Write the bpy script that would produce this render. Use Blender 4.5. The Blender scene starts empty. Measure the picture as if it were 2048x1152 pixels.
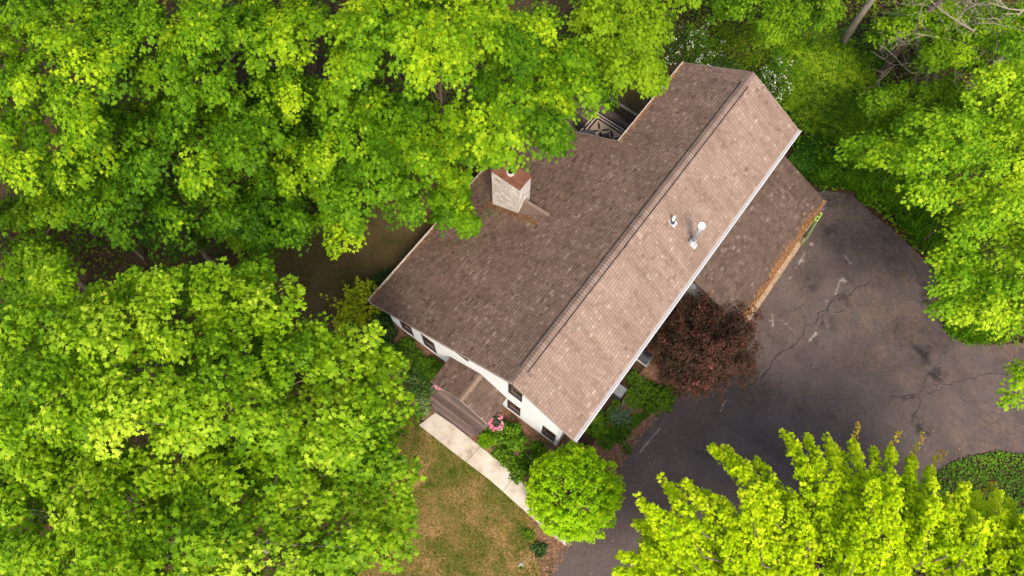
import bpy, math, random
import numpy as np
from mathutils import Vector

# ------------------------------------------------------------------ camera, sky, sun, exposure
S = bpy.context.scene
COL = S.collection
rng = np.random.default_rng(7)
random.seed(7)
CAM_LOC = (3.9272, -5.5191, 36.0172)
CAM_ROT = (0.3593, -0.0067, 0.6492)
FPX = 1510.9955                       # focal length in pixels of the 2048 px wide photograph
cd = bpy.data.cameras.new("camera")
cd.sensor_width = 36.0
cd.lens = FPX * 36.0 / 2048.0
cd.clip_start = 0.1
cd.clip_end = 2000.0
cam = bpy.data.objects.new("camera", cd)
cam.location = CAM_LOC
cam.rotation_euler = CAM_ROT
COL.objects.link(cam)
S.camera = cam

SUN_DIR = Vector((0.52, -0.50, 1.0)).normalized()     # towards the sun
sun_el = math.asin(SUN_DIR.z)
sun_az = math.atan2(SUN_DIR.x, SUN_DIR.y)
w = bpy.data.worlds.new("World")
S.world = w
w.use_nodes = True
nt = w.node_tree
sky = nt.nodes.new("ShaderNodeTexSky")
sky.sky_type = 'NISHITA'
sky.sun_disc = False
sky.sun_elevation = sun_el
sky.sun_rotation = sun_az
sky.air_density = 1.0
sky.dust_density = 4.0
sky.ozone_density = 0.6
bg = nt.nodes["Background"]
bg.inputs[1].default_value = 0.15
nt.links.new(sky.outputs[0], bg.inputs[0])
sd = bpy.data.lights.new("sun", 'SUN')
sd.energy = 2.0
sd.angle = math.radians(14)
sd.color = (1.0, 0.92, 0.80)
so = bpy.data.objects.new("sun", sd)
so.rotation_euler = SUN_DIR.to_track_quat('Z', 'Y').to_euler()
so.location = (0, 0, 60)
COL.objects.link(so)
S.view_settings.view_transform = 'Standard'
S.view_settings.look = 'None'
S.view_settings.gamma = 1.0
S.view_settings.exposure = 0.84
S.cycles.max_bounces = 6
S.cycles.diffuse_bounces = 3
S.cycles.transmission_bounces = 3

# ------------------------------------------------------------------ pixel -> place helper (survey of the photo)
def _rot(rx, ry, rz):
    cx, sx, cy, sy, cz, sz = math.cos(rx), math.sin(rx), math.cos(ry), math.sin(ry), math.cos(rz), math.sin(rz)
    X = np.array([[1, 0, 0], [0, cx, -sx], [0, sx, cx]])
    Y = np.array([[cy, 0, sy], [0, 1, 0], [-sy, 0, cy]])
    Z = np.array([[cz, -sz, 0], [sz, cz, 0], [0, 0, 1]])
    return Z @ Y @ X
RC = _rot(*CAM_ROT)
CC = np.array(CAM_LOC)
def at(u, v, z=0.0):
    d = RC @ np.array([(u - 1024) / FPX, -(v - 576) / FPX, -1.0])
    return CC + d * ((z - CC[2]) / d[2])
def atm(uv, z):
    uv = np.asarray(uv, float); z = np.asarray(z, float)
    d = np.stack([(uv[:, 0] - 1024) / FPX, -(uv[:, 1] - 576) / FPX, -np.ones(len(uv))], 1) @ RC.T
    return CC + d * ((z - CC[2]) / d[:, 2])[:, None]
def gpoly(pts, z=0.0):
    return [tuple(at(u, v, z)[:2]) for u, v in pts]

# ------------------------------------------------------------------ noise and polygons in numpy
_perm = rng.random((256, 256))
def vnoise(x, y):
    xi = np.floor(x).astype(int); yi = np.floor(y).astype(int)
    fx = x - xi; fy = y - yi
    fx = fx * fx * (3 - 2 * fx); fy = fy * fy * (3 - 2 * fy)
    a = _perm[xi % 256, yi % 256]; b = _perm[(xi + 1) % 256, yi % 256]
    c = _perm[xi % 256, (yi + 1) % 256]; d = _perm[(xi + 1) % 256, (yi + 1) % 256]
    return (a * (1 - fx) + b * fx) * (1 - fy) + (c * (1 - fx) + d * fx) * fy
def fbm(x, y, o=4):
    s = 0; a = .5; t = 0
    for i in range(o):
        s = s + a * vnoise(x * 2 ** i + 17 * i, y * 2 ** i + 31 * i); t += a; a *= .5
    return s / t
def inside(P, poly):
    P = np.asarray(P); x, y = P[:, 0], P[:, 1]
    r = np.zeros(len(P), bool); n = len(poly); j = n - 1
    for i in range(n):
        xi, yi = poly[i]; xj, yj = poly[j]
        c = ((yi > y) != (yj > y)) & (x < (xj - xi) * (y - yi) / (yj - yi + 1e-12) + xi)
        r ^= c; j = i
    return r
def segdist(P, line):
    P = np.asarray(P)[:, :2]; best = np.full(len(P), 1e9)
    for a, b in zip(line[:-1], line[1:]):
        a = np.array(a[:2]); b = np.array(b[:2]); ab = b - a
        t = np.clip(((P - a) @ ab) / (ab @ ab + 1e-12), 0, 1)
        best = np.minimum(best, np.hypot(*(P - a - t[:, None] * ab).T))
    return best

# ------------------------------------------------------------------ mesh helpers
def link(name, me, mats, parent=None):
    o = bpy.data.objects.new(name, me)
    for m in (mats if isinstance(mats, (list, tuple)) else [mats]):
        me.materials.append(m)
    COL.objects.link(o)
    if parent is not None:
        o.parent = parent
    return o
def np_mesh(name, V, F, tint=None, mi=None, smooth=False):
    V = np.asarray(V, np.float32); F = np.asarray(F, np.int32); k = F.shape[1]
    me = bpy.data.meshes.new(name)
    me.vertices.add(len(V)); me.vertices.foreach_set("co", V.ravel())
    me.loops.add(F.size); me.loops.foreach_set("vertex_index", F.ravel())
    me.polygons.add(len(F))
    me.polygons.foreach_set("loop_start", np.arange(0, F.size, k, dtype=np.int32))
    if tint is not None:
        a = me.attributes.new("tint", 'FLOAT', 'FACE'); a.data.foreach_set("value", np.asarray(tint, np.float32))
    if mi is not None:
        me.polygons.foreach_set("material_index", np.asarray(mi, np.int32))
    me.update(calc_edges=True)
    me.polygons.foreach_set("use_smooth", np.full(len(F), smooth, dtype=bool))
    return me
class MB:
    """collects shapes into one mesh"""
    def __init__(s): s.v = []; s.f = []; s.m = []; s.t = []
    def face(s, pts, mi=0, t=.5):
        n = len(s.v); s.v += [tuple(p) for p in pts]; s.f.append(tuple(range(n, n + len(pts)))); s.m.append(mi); s.t.append(t)
    def box(s, x0, y0, z0, x1, y1, z1, mi=0, t=.5):
        c = [(x0, y0, z0), (x1, y0, z0), (x1, y1, z0), (x0, y1, z0), (x0, y0, z1), (x1, y0, z1), (x1, y1, z1), (x0, y1, z1)]
        n = len(s.v); s.v += c
        for q in ((0, 3, 2, 1), (4, 5, 6, 7), (0, 1, 5, 4), (1, 2, 6, 5), (2, 3, 7, 6), (3, 0, 4, 7)):
            s.f.append(tuple(n + i for i in q)); s.m.append(mi); s.t.append(t)
    def bar(s, a, b, w_, h, mi=0, up=(0, 0, 1)):
        a = Vector(a); b = Vector(b); d = (b - a).normalized(); up = Vector(up)
        x = d.cross(up)
        if x.length < 1e-4: x = d.cross(Vector((1, 0, 0)))
        x.normalize(); y = x.cross(d)
        n = len(s.v)
        for p in (a, b):
            for i, j in ((-1, -1), (1, -1), (1, 1), (-1, 1)):
                s.v.append(tuple(p + x * (i * w_ / 2) + y * (j * h / 2)))
        for q in ((0, 1, 2, 3), (7, 6, 5, 4), (0, 4, 5, 1), (1, 5, 6, 2), (2, 6, 7, 3), (3, 7, 4, 0)):
            s.f.append(tuple(n + i for i in q)); s.m.append(mi); s.t.append(.5)
    def tube(s, pts, rad, seg=8, mi=0, cap=True):
        pts = [Vector(p) for p in pts]; rad = rad if isinstance(rad, (list, tuple)) else [rad] * len(pts)
        n = len(s.v); prev = None
        for i, p in enumerate(pts):
            d = (pts[min(i + 1, len(pts) - 1)] - pts[max(i - 1, 0)])
            if d.length < 1e-9: d = Vector((0, 0, 1))
            d.normalize()
            ref = Vector((0, 0, 1)) if abs(d.z) < .9 else Vector((1, 0, 0))
            if prev is not None: ref = prev
            x = d.cross(ref)
            if x.length < 1e-4: x = d.cross(Vector((0, 1, 0)))
            x.normalize(); y = x.cross(d).normalized(); prev = y
            for k in range(seg):
                a = 2 * math.pi * k / seg
                s.v.append(tuple(p + (x * math.cos(a) + y * math.sin(a)) * rad[i]))
        for i in range(len(pts) - 1):
            for k in range(seg):
                a = n + i * seg + k; b = n + i * seg + (k + 1) % seg
                s.f.append((a, b, b + seg, a + seg)); s.m.append(mi); s.t.append(.5)
        if cap:
            s.f.append(tuple(n + k for k in range(seg))[::-1]); s.m.append(mi); s.t.append(.5)
            e = n + (len(pts) - 1) * seg
            s.f.append(tuple(e + k for k in range(seg))); s.m.append(mi); s.t.append(.5)
    def prism(s, poly, z0, z1, mi=0, t=.5):
        n = len(poly)
        s.face([(x, y, z1) for x, y in poly], mi, t)
        s.face([(x, y, z0) for x, y in poly][::-1], mi, t)
        for i in range(n):
            a = poly[i]; b = poly[(i + 1) % n]
            s.face([(a[0], a[1], z0), (b[0], b[1], z0), (b[0], b[1], z1), (a[0], a[1], z1)], mi, t)
    def build(s, name, mats, parent=None, smooth=False, bevel=0):
        me = bpy.data.meshes.new(name); me.from_pydata(s.v, [], s.f)
        for p, m in zip(me.polygons, s.m): p.material_index = m; p.use_smooth = smooth
        a = me.attributes.new("tint", 'FLOAT', 'FACE'); a.data.foreach_set("value", s.t)
        me.update()
        o = link(name, me, mats, parent)
        if bevel:
            b = o.modifiers.new("bevel", 'BEVEL'); b.width = bevel; b.segments = 2; b.limit_method = 'ANGLE'
        return o
def tag(o, label=None, cat=None, group=None, kind=None):
    if label: o["label"] = label
    if cat: o["category"] = cat
    if group: o["group"] = group
    if kind: o["kind"] = kind
    return o
def empty(name, loc, label=None, cat=None, group=None):
    o = bpy.data.objects.new(name, None); o.location = loc; o.empty_display_size = .3
    COL.objects.link(o)
    return tag(o, label, cat, group)

# ------------------------------------------------------------------ materials
def mat(name, rough=.8, spec=.3):
    m = bpy.data.materials.new(name); m.use_nodes = True
    b = m.node_tree.nodes["Principled BSDF"]
    b.inputs["Roughness"].default_value = rough
    b.inputs["Specular IOR Level"].default_value = spec
    return m, m.node_tree, b
def N(nt, t, **k):
    n = nt.nodes.new(t)
    for a, b in k.items(): setattr(n, a, b)
    return n
def ramp(nt, fac, stops):
    r = N(nt, "ShaderNodeValToRGB"); e = r.color_ramp.elements
    while len(e) < len(stops): e.new(.5)
    for el, (p, c) in zip(e, stops):
        el.position = p; el.color = (*c, 1) if len(c) == 3 else c
    nt.links.new(fac, r.inputs[0]); return r.outputs[0]
def noise(nt, scale, detail=4, rough=.55, vec=None, dist=0):
    n = N(nt, "ShaderNodeTexNoise"); n.inputs["Scale"].default_value = scale; n.inputs["Detail"].default_value = detail
    n.inputs["Roughness"].default_value = rough; n.inputs["Distortion"].default_value = dist
    if vec is None:
        g = N(nt, "ShaderNodeNewGeometry"); vec = g.outputs["Position"]
    nt.links.new(vec, n.inputs["Vector"]); return n.outputs["Fac"]
def mix(nt, fac, a, b, mode='MIX'):
    m = N(nt, "ShaderNodeMix", data_type='RGBA', blend_type=mode)
    for s, i in ((fac, 0), (a, 6), (b, 7)):
        if isinstance(s, (int, float)): m.inputs[i].default_value = s
        elif isinstance(s, tuple): m.inputs[i].default_value = (*s, 1)
        else: nt.links.new(s, m.inputs[i])
    return m.outputs[2]
def maths(nt, op, a, b=0.0, clamp=False):
    m = N(nt, "ShaderNodeMath", operation=op, use_clamp=clamp)
    for s, i in ((a, 0), (b, 1)):
        if isinstance(s, (int, float)): m.inputs[i].default_value = s
        else: nt.links.new(s, m.inputs[i])
    return m.outputs[0]
def attr(nt, name):
    a = N(nt, "ShaderNodeAttribute"); a.attribute_name = name; return a.outputs["Fac"]
def bump(nt, b, h, strength=.4, dist=.02):
    n = N(nt, "ShaderNodeBump"); n.inputs["Strength"].default_value = strength; n.inputs["Distance"].default_value = dist
    nt.links.new(h, n.inputs["Height"]); nt.links.new(n.outputs[0], b.inputs["Normal"])
def simple(name, col, rough=.6, spec=.3, metal=0, var=.12, scale=6):
    m, t, b = mat(name, rough, spec); b.inputs["Metallic"].default_value = metal
    c2 = tuple(max(0, c * (1 - var * 2)) for c in col); c1 = tuple(min(1, c * (1 + var)) for c in col)
    t.links.new(ramp(t, noise(t, scale), [(.3, c2), (.7, c1)]), b.inputs["Base Color"]); return m
def leafmat(name, stops, trans=.36, rough=.55, spec=.10):
    m, t, b = mat(name, rough, spec)
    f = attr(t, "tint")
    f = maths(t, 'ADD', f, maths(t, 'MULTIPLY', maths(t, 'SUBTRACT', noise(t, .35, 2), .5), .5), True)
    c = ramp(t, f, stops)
    t.links.new(c, b.inputs["Base Color"])
    tr = N(t, "ShaderNodeBsdfTranslucent"); t.links.new(mix(t, 1.0, c, (1.1, 1.1, .4), 'MULTIPLY'), tr.inputs[0])
    ms = N(t, "ShaderNodeMixShader"); ms.inputs[0].default_value = trans
    out = [n for n in t.nodes if n.type == 'OUTPUT_MATERIAL'][0]
    t.links.new(b.outputs[0], ms.inputs[1]); t.links.new(tr.outputs[0], ms.inputs[2]); t.links.new(ms.outputs[0], out.inputs[0])
    return m
M = {}
M['maple'] = leafmat('maple_leaf', [(0, (.020, .062, .003)), (.35, (.080, .195, .004)), (.65, (.180, .335, .006)), (1, (.44, .58, .012))])
M['maple_pale'] = leafmat('pale_maple_leaf', [(0, (.024, .070, .003)), (.35, (.100, .225, .004)), (.65, (.235, .40, .007)), (1, (.52, .65, .04))], .36, .5, .12)
M['lime'] = leafmat('lime_maple_leaf', [(0, (.10, .21, .002)), (.35, (.32, .49, .003)), (.75, (.54, .70, .005)), (1, (.70, .78, .02))], .38)
M['fresh'] = leafmat('fresh_maple_leaf', [(0, (.028, .085, .004)), (.35, (.11, .26, .006)), (.65, (.24, .42, .010)), (1, (.50, .64, .02))], .38)
M['gold'] = leafmat('golden_shoot_leaf', [(0, (.35, .33, .01)), (.6, (.55, .46, .02)), (1, (.5, .25, .03))])
M['globe'] = leafmat('globe_leaf', [(0, (.08, .20, .002)), (.5, (.24, .46, .003)), (1, (.44, .62, .006))])
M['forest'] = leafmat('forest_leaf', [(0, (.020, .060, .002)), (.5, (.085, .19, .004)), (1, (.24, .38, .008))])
M['yellowish'] = leafmat('yellowish_shrub_leaf', [(0, (.05, .11, .004)), (.5, (.19, .29, .008)), (1, (.46, .50, .02))])
M['shrub'] = leafmat('shrub_leaf', [(0, (.02, .06, .004)), (.5, (.075, .18, .008)), (1, (.19, .35, .02))])
M['dark_shrub'] = leafmat('dark_evergreen_leaf', [(0, (.008, .028, .008)), (.6, (.02, .06, .012)), (1, (.06, .13, .03))], .15)
M['variegated'] = leafmat('variegated_leaf', [(0, (.05, .12, .02)), (.5, (.16, .28, .06)), (1, (.45, .55, .25))])
M['grey_blade'] = leafmat('grey_green_blade', [(0, (.04, .09, .04)), (.5, (.10, .17, .09)), (1, (.22, .30, .18))], .2)
M['blade'] = leafmat('daylily_blade', [(0, (.02, .07, .002)), (.5, (.07, .19, .004)), (1, (.17, .33, .01))], .25)
M['ivy'] = leafmat('ivy_leaf', [(0, (.015, .06, .004)), (.5, (.05, .14, .008)), (1, (.16, .29, .015))], .2)
M['fern'] = leafmat('fern_leaf', [(0, (.025, .08, .003)), (.5, (.10, .21, .006)), (1, (.27, .39, .012))])
M['red_leaf'] = leafmat('burgundy_leaf', [(0, (.014, .014, .006)), (.45, (.045, .026, .014)), (.8, (.095, .036, .025)), (1, (.30, .07, .06))], .2, .6, .12)
M['grass'] = leafmat('grass_blade', [(0, (.06, .105, .008)), (.35, (.12, .15, .018)), (.65, (.28, .185, .06)), (1, (.44, .30, .13))], .2)
M['litter'] = leafmat('dry_leaf', [(0, (.10, .045, .02)), (.5, (.28, .125, .05)), (1, (.46, .26, .12))], .15, .7)
M['chip'] = leafmat('mulch_chip', [(0, (.07, .032, .018)), (.5, (.22, .11, .065)), (1, (.46, .29, .18))], .0, .8)
M['pink'] = leafmat('pink_petal', [(0, (.55, .05, .20)), (.5, (.75, .25, .38)), (1, (.9, .75, .75))], .2)
M['white_petal'] = leafmat('white_petal', [(0, (.6, .6, .45)), (1, (.85, .85, .78))], .2)
def bark(name, a, b_, sc=5):
    m, t, b = mat(name, .9, .1)
    g = N(t, "ShaderNodeNewGeometry"); mp = N(t, "ShaderNodeMapping"); mp.inputs["Scale"].default_value = (sc, sc, sc * .25)
    t.links.new(g.outputs["Position"], mp.inputs[0])
    f = noise(t, 2, 6, .7, mp.outputs[0]); t.links.new(ramp(t, f, [(.3, a), (.7, b_)]), b.inputs["Base Color"]); bump(t, b, f, .8, .03)
    return m
M['bark'] = bark('bark', (.07, .05, .035), (.22, .17, .13))
M['pale_bark'] = bark('pale_bark', (.20, .16, .12), (.42, .36, .29))
M['red_stem'] = simple('red_stem', (.22, .08, .04))
# roof shingles: one attribute per tab, broad weather streaks on top
def shingle(name, stops, dirt, dirt_amt):
    m, t, b = mat(name, .95, .04)
    at_ = attr(t, "tint"); c = ramp(t, at_, stops)
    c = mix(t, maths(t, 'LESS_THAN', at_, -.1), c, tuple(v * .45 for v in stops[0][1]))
    g = N(t, "ShaderNodeNewGeometry")
    mp = N(t, "ShaderNodeMapping"); mp.inputs["Scale"].default_value = (.35, 2.6, .35); t.links.new(g.outputs["Position"], mp.inputs[0])
    sk = noise(t, .9, 5, .65, mp.outputs[0]); c = mix(t, .8, c, ramp(t, sk, [(.32, (.74, .72, .72)), (.5, (.95, .94, .94)), (.68, (1.12, 1.12, 1.1))]), 'MULTIPLY')
    f = noise(t, .45, 4, .6, g.outputs["Position"])
    c = mix(t, maths(t, 'MULTIPLY', ramp(t, f, [(.42, (0, 0, 0)), (.66, (1, 1, 1))]), dirt_amt), c, dirt)
    gr = noise(t, 60, 2, .7, g.outputs["Position"])
    c = mix(t, .35, c, ramp(t, gr, [(.3, (.35, .35, .35)), (.7, (1, 1, 1))]), 'MULTIPLY')
    t.links.new(c, b.inputs["Base Color"]); bump(t, b, gr, .3, .004)
    return m
M['shingle_se'] = shingle('sunlit_tan_shingle', [(0, (.20, .134, .102)), (.3, (.300, .208, .160)), (.75, (.368, .262, .206)), (1, (.47, .38, .32))], (.19, .125, .09), .35)  # paler copy: the sunny slope's light is painted into the colour
M['shingle_nw'] = shingle('shaded_brown_shingle', [(0, (.11, .070, .054)), (.3, (.182, .118, .092)), (.75, (.240, .164, .130)), (1, (.32, .235, .19))], (.105, .066, .05), .4)  # darker copy: the far slope's shade is painted into the colour
M['shingle_garage'] = shingle('weathered_shingle', [(0, (.10, .068, .055)), (.4, (.135, .092, .074)), (.8, (.172, .121, .098)), (1, (.24, .178, .148))], (.10, .068, .05), .45)
M['cap'] = shingle('ridge_cap_shingle', [(0, (.215, .152, .122)), (1, (.27, .196, .16))], (.24, .165, .12), .4)
M['underlay'] = simple('roof_underlay', (.07, .05, .042), .9)
M['rake'] = simple('weathered_rake_board', (.34, .27, .23), .7)
M['black'] = simple('black_vent_edge', (.012, .011, .012), .6)
M['white'] = simple('white_aluminium', (.78, .77, .76), .4, .4, var=.03)
M['beige'] = simple('beige_gutter', (.60, .53, .47), .6, var=.08, scale=3)
# stucco / siding walls
m, t, b = mat('white_wall', .75, .2); g = N(t, "ShaderNodeNewGeometry")
t.links.new(ramp(t, noise(t, 1.2, 3), [(.3, (.80, .80, .79)), (.7, (.86, .86, .85))]), b.inputs["Base Color"]); bump(t, b, noise(t, 40), .1, .003); M['wall'] = m
m, t, b = mat('grey_siding', .6, .3); g = N(t, "ShaderNodeNewGeometry"); sx = N(t, "ShaderNodeSeparateXYZ"); t.links.new(g.outputs["Position"], sx.inputs[0])
fr = maths(t, 'FRACT', maths(t, 'MULTIPLY', sx.outputs[2], 7.5))
t.links.new(ramp(t, fr, [(0, (.25, .25, .24)), (.14, (.55, .55, .53)), (1, (.58, .58, .56))]), b.inputs["Base Color"]); bump(t, b, fr, .6, .02); M['siding'] = m
M['foundation'] = simple('grey_foundation', (.42, .41, .39), .9)
M['frame'] = simple('dark_window_frame', (.06, .045, .045), .4, .4)
m, t, b = mat('window_glass', .06, .6); t.links.new(ramp(t, noise(t, 2.2, 4), [(.35, (.015, .012, .012)), (.65, (.07, .035, .03))]), b.inputs["Base Color"]); M['glass'] = m
# pale chimney brick
m, t, b = mat('whitewashed_brick', .85, .2); tc = N(t, "ShaderNodeTexCoord")
bk = N(t, "ShaderNodeTexBrick"); bk.inputs["Scale"].default_value = 1; bk.inputs["Mortar Size"].default_value = .008
bk.inputs["Brick Width"].default_value = .32; bk.inputs["Row Height"].default_value = .10
bk.inputs["Color1"].default_value = (.58, .52, .46, 1); bk.inputs["Color2"].default_value = (.74, .70, .65, 1); bk.inputs["Mortar"].default_value = (.36, .31, .27, 1)
t.links.new(tc.outputs["UV"], bk.inputs["Vector"])
f = noise(t, 5, 6, .7); c = mix(t, ramp(t, f, [(.45, (0, 0, 0)), (.7, (.7, .7, .7))]), bk.outputs[0], (.44, .33, .26))
t.links.new(c, b.inputs["Base Color"]); bump(t, b, bk.outputs["Fac"], -.5, .02); M['brick'] = m
m, t, b = mat('rusty_metal', .65, .4); t.links.new(ramp(t, noise(t, 3, 5, .7), [(.3, (.10, .035, .022)), (.55, (.18, .068, .038)), (.8, (.13, .085, .065))]), b.inputs["Base Color"]); M['rust'] = m
M['galv'] = simple('galvanised_metal', (.42, .44, .46), .45, .5, .6, var=.1)
M['flashing'] = simple('pale_flashing', (.50, .52, .55), .5, .4, .2)
M['boot'] = simple('dark_rubber_boot', (.05, .045, .06), .6)
M['pvc'] = simple('white_pvc', (.85, .85, .85), .4)
def wood(name, a, b_):
    m, t, b = mat(name, .75, .2); g = N(t, "ShaderNodeNewGeometry"); mp = N(t, "ShaderNodeMapping"); mp.inputs["Scale"].default_value = (1, 14, 14)
    t.links.new(g.outputs["Position"], mp.inputs[0]); f = noise(t, 1.6, 5, .65, mp.outputs[0])
    f2 = maths(t, 'ADD', maths(t, 'MULTIPLY', f, .6), maths(t, 'MULTIPLY', attr(t, "tint"), .4))
    c = ramp(t, f2, [(.3, a), (.7, b_)])
    c = mix(t, ramp(t, noise(t, 1.3, 3), [(.55, (0, 0, 0)), (.75, (.5, .5, .5))]), c, (.24, .17, .12))
    t.links.new(c, b.inputs["Base Color"]); bump(t, b, f, .2, .004); return m
M['deck'] = wood('brown_deck_board', (.075, .05, .047), (.17, .12, .105))
M['rail_wood'] = wood('weathered_rail_wood', (.16, .12, .10), (.30, .24, .20))
M['concrete'] = None
m, t, b = mat('pale_concrete', .9, .15); f = noise(t, .9, 8, .72)
c = ramp(t, f, [(.33, (.30, .235, .165)), (.45, (.47, .40, .32)), (.6, (.58, .51, .43))]); gr = noise(t, 90, 2)
c = mix(t, .3, c, ramp(t, gr, [(.3, (.55, .55, .55)), (.7, (1, 1, 1))]), 'MULTIPLY'); t.links.new(c, b.inputs["Base Color"]); bump(t, b, gr, .3, .004); M['concrete'] = m
m, t, b = mat('stained_apron_concrete', .9, .15); f = noise(t, 5, 6, .7)
t.links.new(ramp(t, f, [(.35, (.20, .12, .07)), (.5, (.33, .23, .155)), (.75, (.40, .30, .21))]), b.inputs["Base Color"]); M['apron'] = m
# asphalt: masks come from the driveway sheet
m, t, b = mat('asphalt', .95, .06)
f = noise(t, .55, 7, .7); f2 = noise(t, 5, 7, .75); fine = noise(t, 24, 5, .85)
c = ramp(t, f, [(.3, (.086, .067, .062)), (.5, (.102, .079, .073)), (.7, (.120, .094, .085))])
c = mix(t, .45, c, ramp(t, f2, [(.3, (.55, .55, .55)), (.7, (1.25, 1.2, 1.15))]), 'MULTIPLY')
brn = maths(t, 'MULTIPLY', attr(t, "brown"), ramp(t, noise(t, 4, 7, .75), [(.42, (0, 0, 0)), (.62, (1, 1, 1))]))
c = mix(t, brn, c, (.20, .13, .085))
c = mix(t, maths(t, 'MULTIPLY', attr(t, "dark"), .85), c, (.022, .019, .020))
c = mix(t, attr(t, "light"), c, (.36, .31, .28))
sp = N(t, "ShaderNodeTexVoronoi"); sp.inputs["Scale"].default_value = 3.2; g = N(t, "ShaderNodeNewGeometry"); t.links.new(g.outputs["Position"], sp.inputs["Vector"])
c = mix(t, ramp(t, sp.outputs["Distance"], [(.0, (.8, .8, .8)), (.09, (0, 0, 0))]), c, (.40, .30, .22))
c = mix(t, .6, c, ramp(t, fine, [(.3, (.35, .35, .35)), (.7, (1.5, 1.5, 1.5))]), 'MULTIPLY')
t.links.new(c, b.inputs["Base Color"]); bump(t, b, fine, .8, .008); M['asphalt'] = m
M['sealer'] = simple('crack_sealer', (.020, .017, .017), .8, var=.3, scale=8)  # dark sealer in the driveway cracks
# ground
def soil(name, stops, sc=1.2, sc2=14, k=.5):
    m, t, b = mat(name, .95, .1); f = noise(t, sc, 7, .68, None, .6); f2 = noise(t, sc2, 5, .75)
    c = ramp(t, maths(t, 'ADD', maths(t, 'MULTIPLY', f, 1 - k), maths(t, 'MULTIPLY', f2, k)), stops)
    t.links.new(c, b.inputs["Base Color"]); bump(t, b, f2, .8, .03); return m
M['forest_floor'] = soil('forest_floor', [(.3, (.014, .014, .006)), (.45, (.035, .026, .014)), (.55, (.075, .042, .025)), (.7, (.035, .05, .012))])
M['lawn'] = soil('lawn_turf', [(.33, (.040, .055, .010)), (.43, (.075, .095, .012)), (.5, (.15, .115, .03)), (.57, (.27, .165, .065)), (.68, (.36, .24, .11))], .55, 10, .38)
M['back_lawn'] = soil('shaded_lawn_turf', [(.33, (.035, .035, .010)), (.5, (.085, .06, .028)), (.68, (.13, .09, .042))], .6, 10, .4)  # brownish turf, darkened further to carry the tree shade in its colour
M['mulch'] = soil('wood_mulch', [(.3, (.06, .032, .02)), (.5, (.19, .105, .066)), (.7, (.34, .21, .135))], 2, 22, .6)
M['ac_grey'] = simple('dark_grey_metal', (.06, .065, .075), .5, .4)
M['box_grey'] = simple('grey_lid', (.20, .20, .215), .5, .4)
M['rug'] = simple('tan_outdoor_rug', (.52, .36, .25), .95, var=.08)
M['rug_dark'] = simple('dark_rug_pattern', (.055, .03, .028), .95)
M['rug_white'] = simple('pale_rug_stripe', (.68, .55, .46), .95)
M['iron'] = simple('black_iron', (.012, .010, .012), .45, .5)
M['slate'] = simple('slate_grey_top', (.07, .085, .11), .5, .4)
M['green_paint'] = simple('lime_green_paint', (.42, .60, .08), .45, .4, var=.08)
M['green_side'] = simple('green_fibreglass', (.16, .27, .04), .5, .4)

# ------------------------------------------------------------------ leaves
MAPLE = np.array([(0, 0), (.36, -.06), (.27, .2), (.6, .42), (.26, .48), (0, 1), (-.26, .48), (-.6, .42), (-.27, .2), (-.36, -.06)])
OVAL = np.array([(0, 0), (.26, .3), (.22, .68), (0, 1), (-.22, .68), (-.26, .3)])
DIAM = np.array([(0, 0), (.3, .45), (0, 1), (-.3, .45)])
STRIP = np.array([(.5, 0), (.5, 1), (-.5, 1), (-.5, 0)])
def unit(a): return a / (np.linalg.norm(a, axis=1, keepdims=True) + 1e-9)
def leaf_mesh(name, pos, tip, nrm, size, tint, shape=MAPLE, width=1.0, curl=.12):
    n = len(pos); tip = unit(tip); side = unit(np.cross(tip, nrm)); up = np.cross(side, tip)
    L = shape; k = len(L)
    cen = np.array([[0, .35 if shape is MAPLE else .5]])
    A = np.vstack([L, cen])
    s = np.asarray(size)[:, None, None]
    zc = -curl * (A[:, 0] ** 2 * 2 + (A[:, 1] - .35) ** 2)
    V = pos[:, None, :] + s * (A[None, :, 0:1] * width * side[:, None, :] + (A[None, :, 1:2] - .3) * tip[:, None, :] + zc[None, :, None] * up[:, None, :])
    idx = np.arange(k)
    tri = np.stack([idx, np.roll(idx, -1), np.full(k, k)], 1)
    F = (np.arange(n)[:, None, None] * (k + 1) + tri[None]).reshape(-1, 3)
    return np_mesh(name, V.reshape(-1, 3), F, np.repeat(np.clip(tint, 0, 1), k))
def flat_mesh(name, pos, tip, nrm, size, tint, shape=DIAM, width=1.0):
    n = len(pos); tip = unit(tip); side = unit(np.cross(tip, nrm)); k = len(shape)
    s = np.asarray(size)[:, None, None]
    V = pos[:, None, :] + s * (shape[None, :, 0:1] * width * side[:, None, :] + (shape[None, :, 1:2] - .3) * tip[:, None, :])
    F = (np.arange(n)[:, None] * k + np.arange(k)[None])
    return np_mesh(name, V.reshape(-1, 3), F, np.clip(tint, 0, 1))
def rosettes(cen, outd, nl, lr, size, base, r, rvar=.10, tilt=.36, nb=None):
    """leaves in rosettes round sprig centres; returns pos, tip, nrm, size, tint"""
    K = len(cen); n = K * nl
    c = np.repeat(cen, nl, 0); o = np.repeat(outd, nl, 0)
    a = r.random(n) * 2 * np.pi; rad = np.sqrt(r.random(n)) * lr
    rd = np.stack([np.cos(a), np.sin(a), np.zeros(n)], 1)
    pos = c + rd * rad[:, None]
    pos[:, 2] += -(rad ** 2) / lr * .55 + r.normal(0, .05, n)
    tip = rd * .8 + o * .6; tip[:, 2] = -.25 - .5 * r.random(n)
    tip += r.normal(0, .25, (n, 3))
    nr = np.stack([r.normal(0, tilt, n), r.normal(0, tilt, n), np.ones(n)], 1) + rd * .35
    if nb is not None: nr = nr + np.repeat(nb, nl, 0) * 1.1
    sz = size * (1 + r.normal(0, .27, n)).clip(.4, 1.7)
    t = np.repeat(base, nl) + r.normal(0, rvar, n)
    return pos, tip, unit(nr), sz, t
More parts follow.
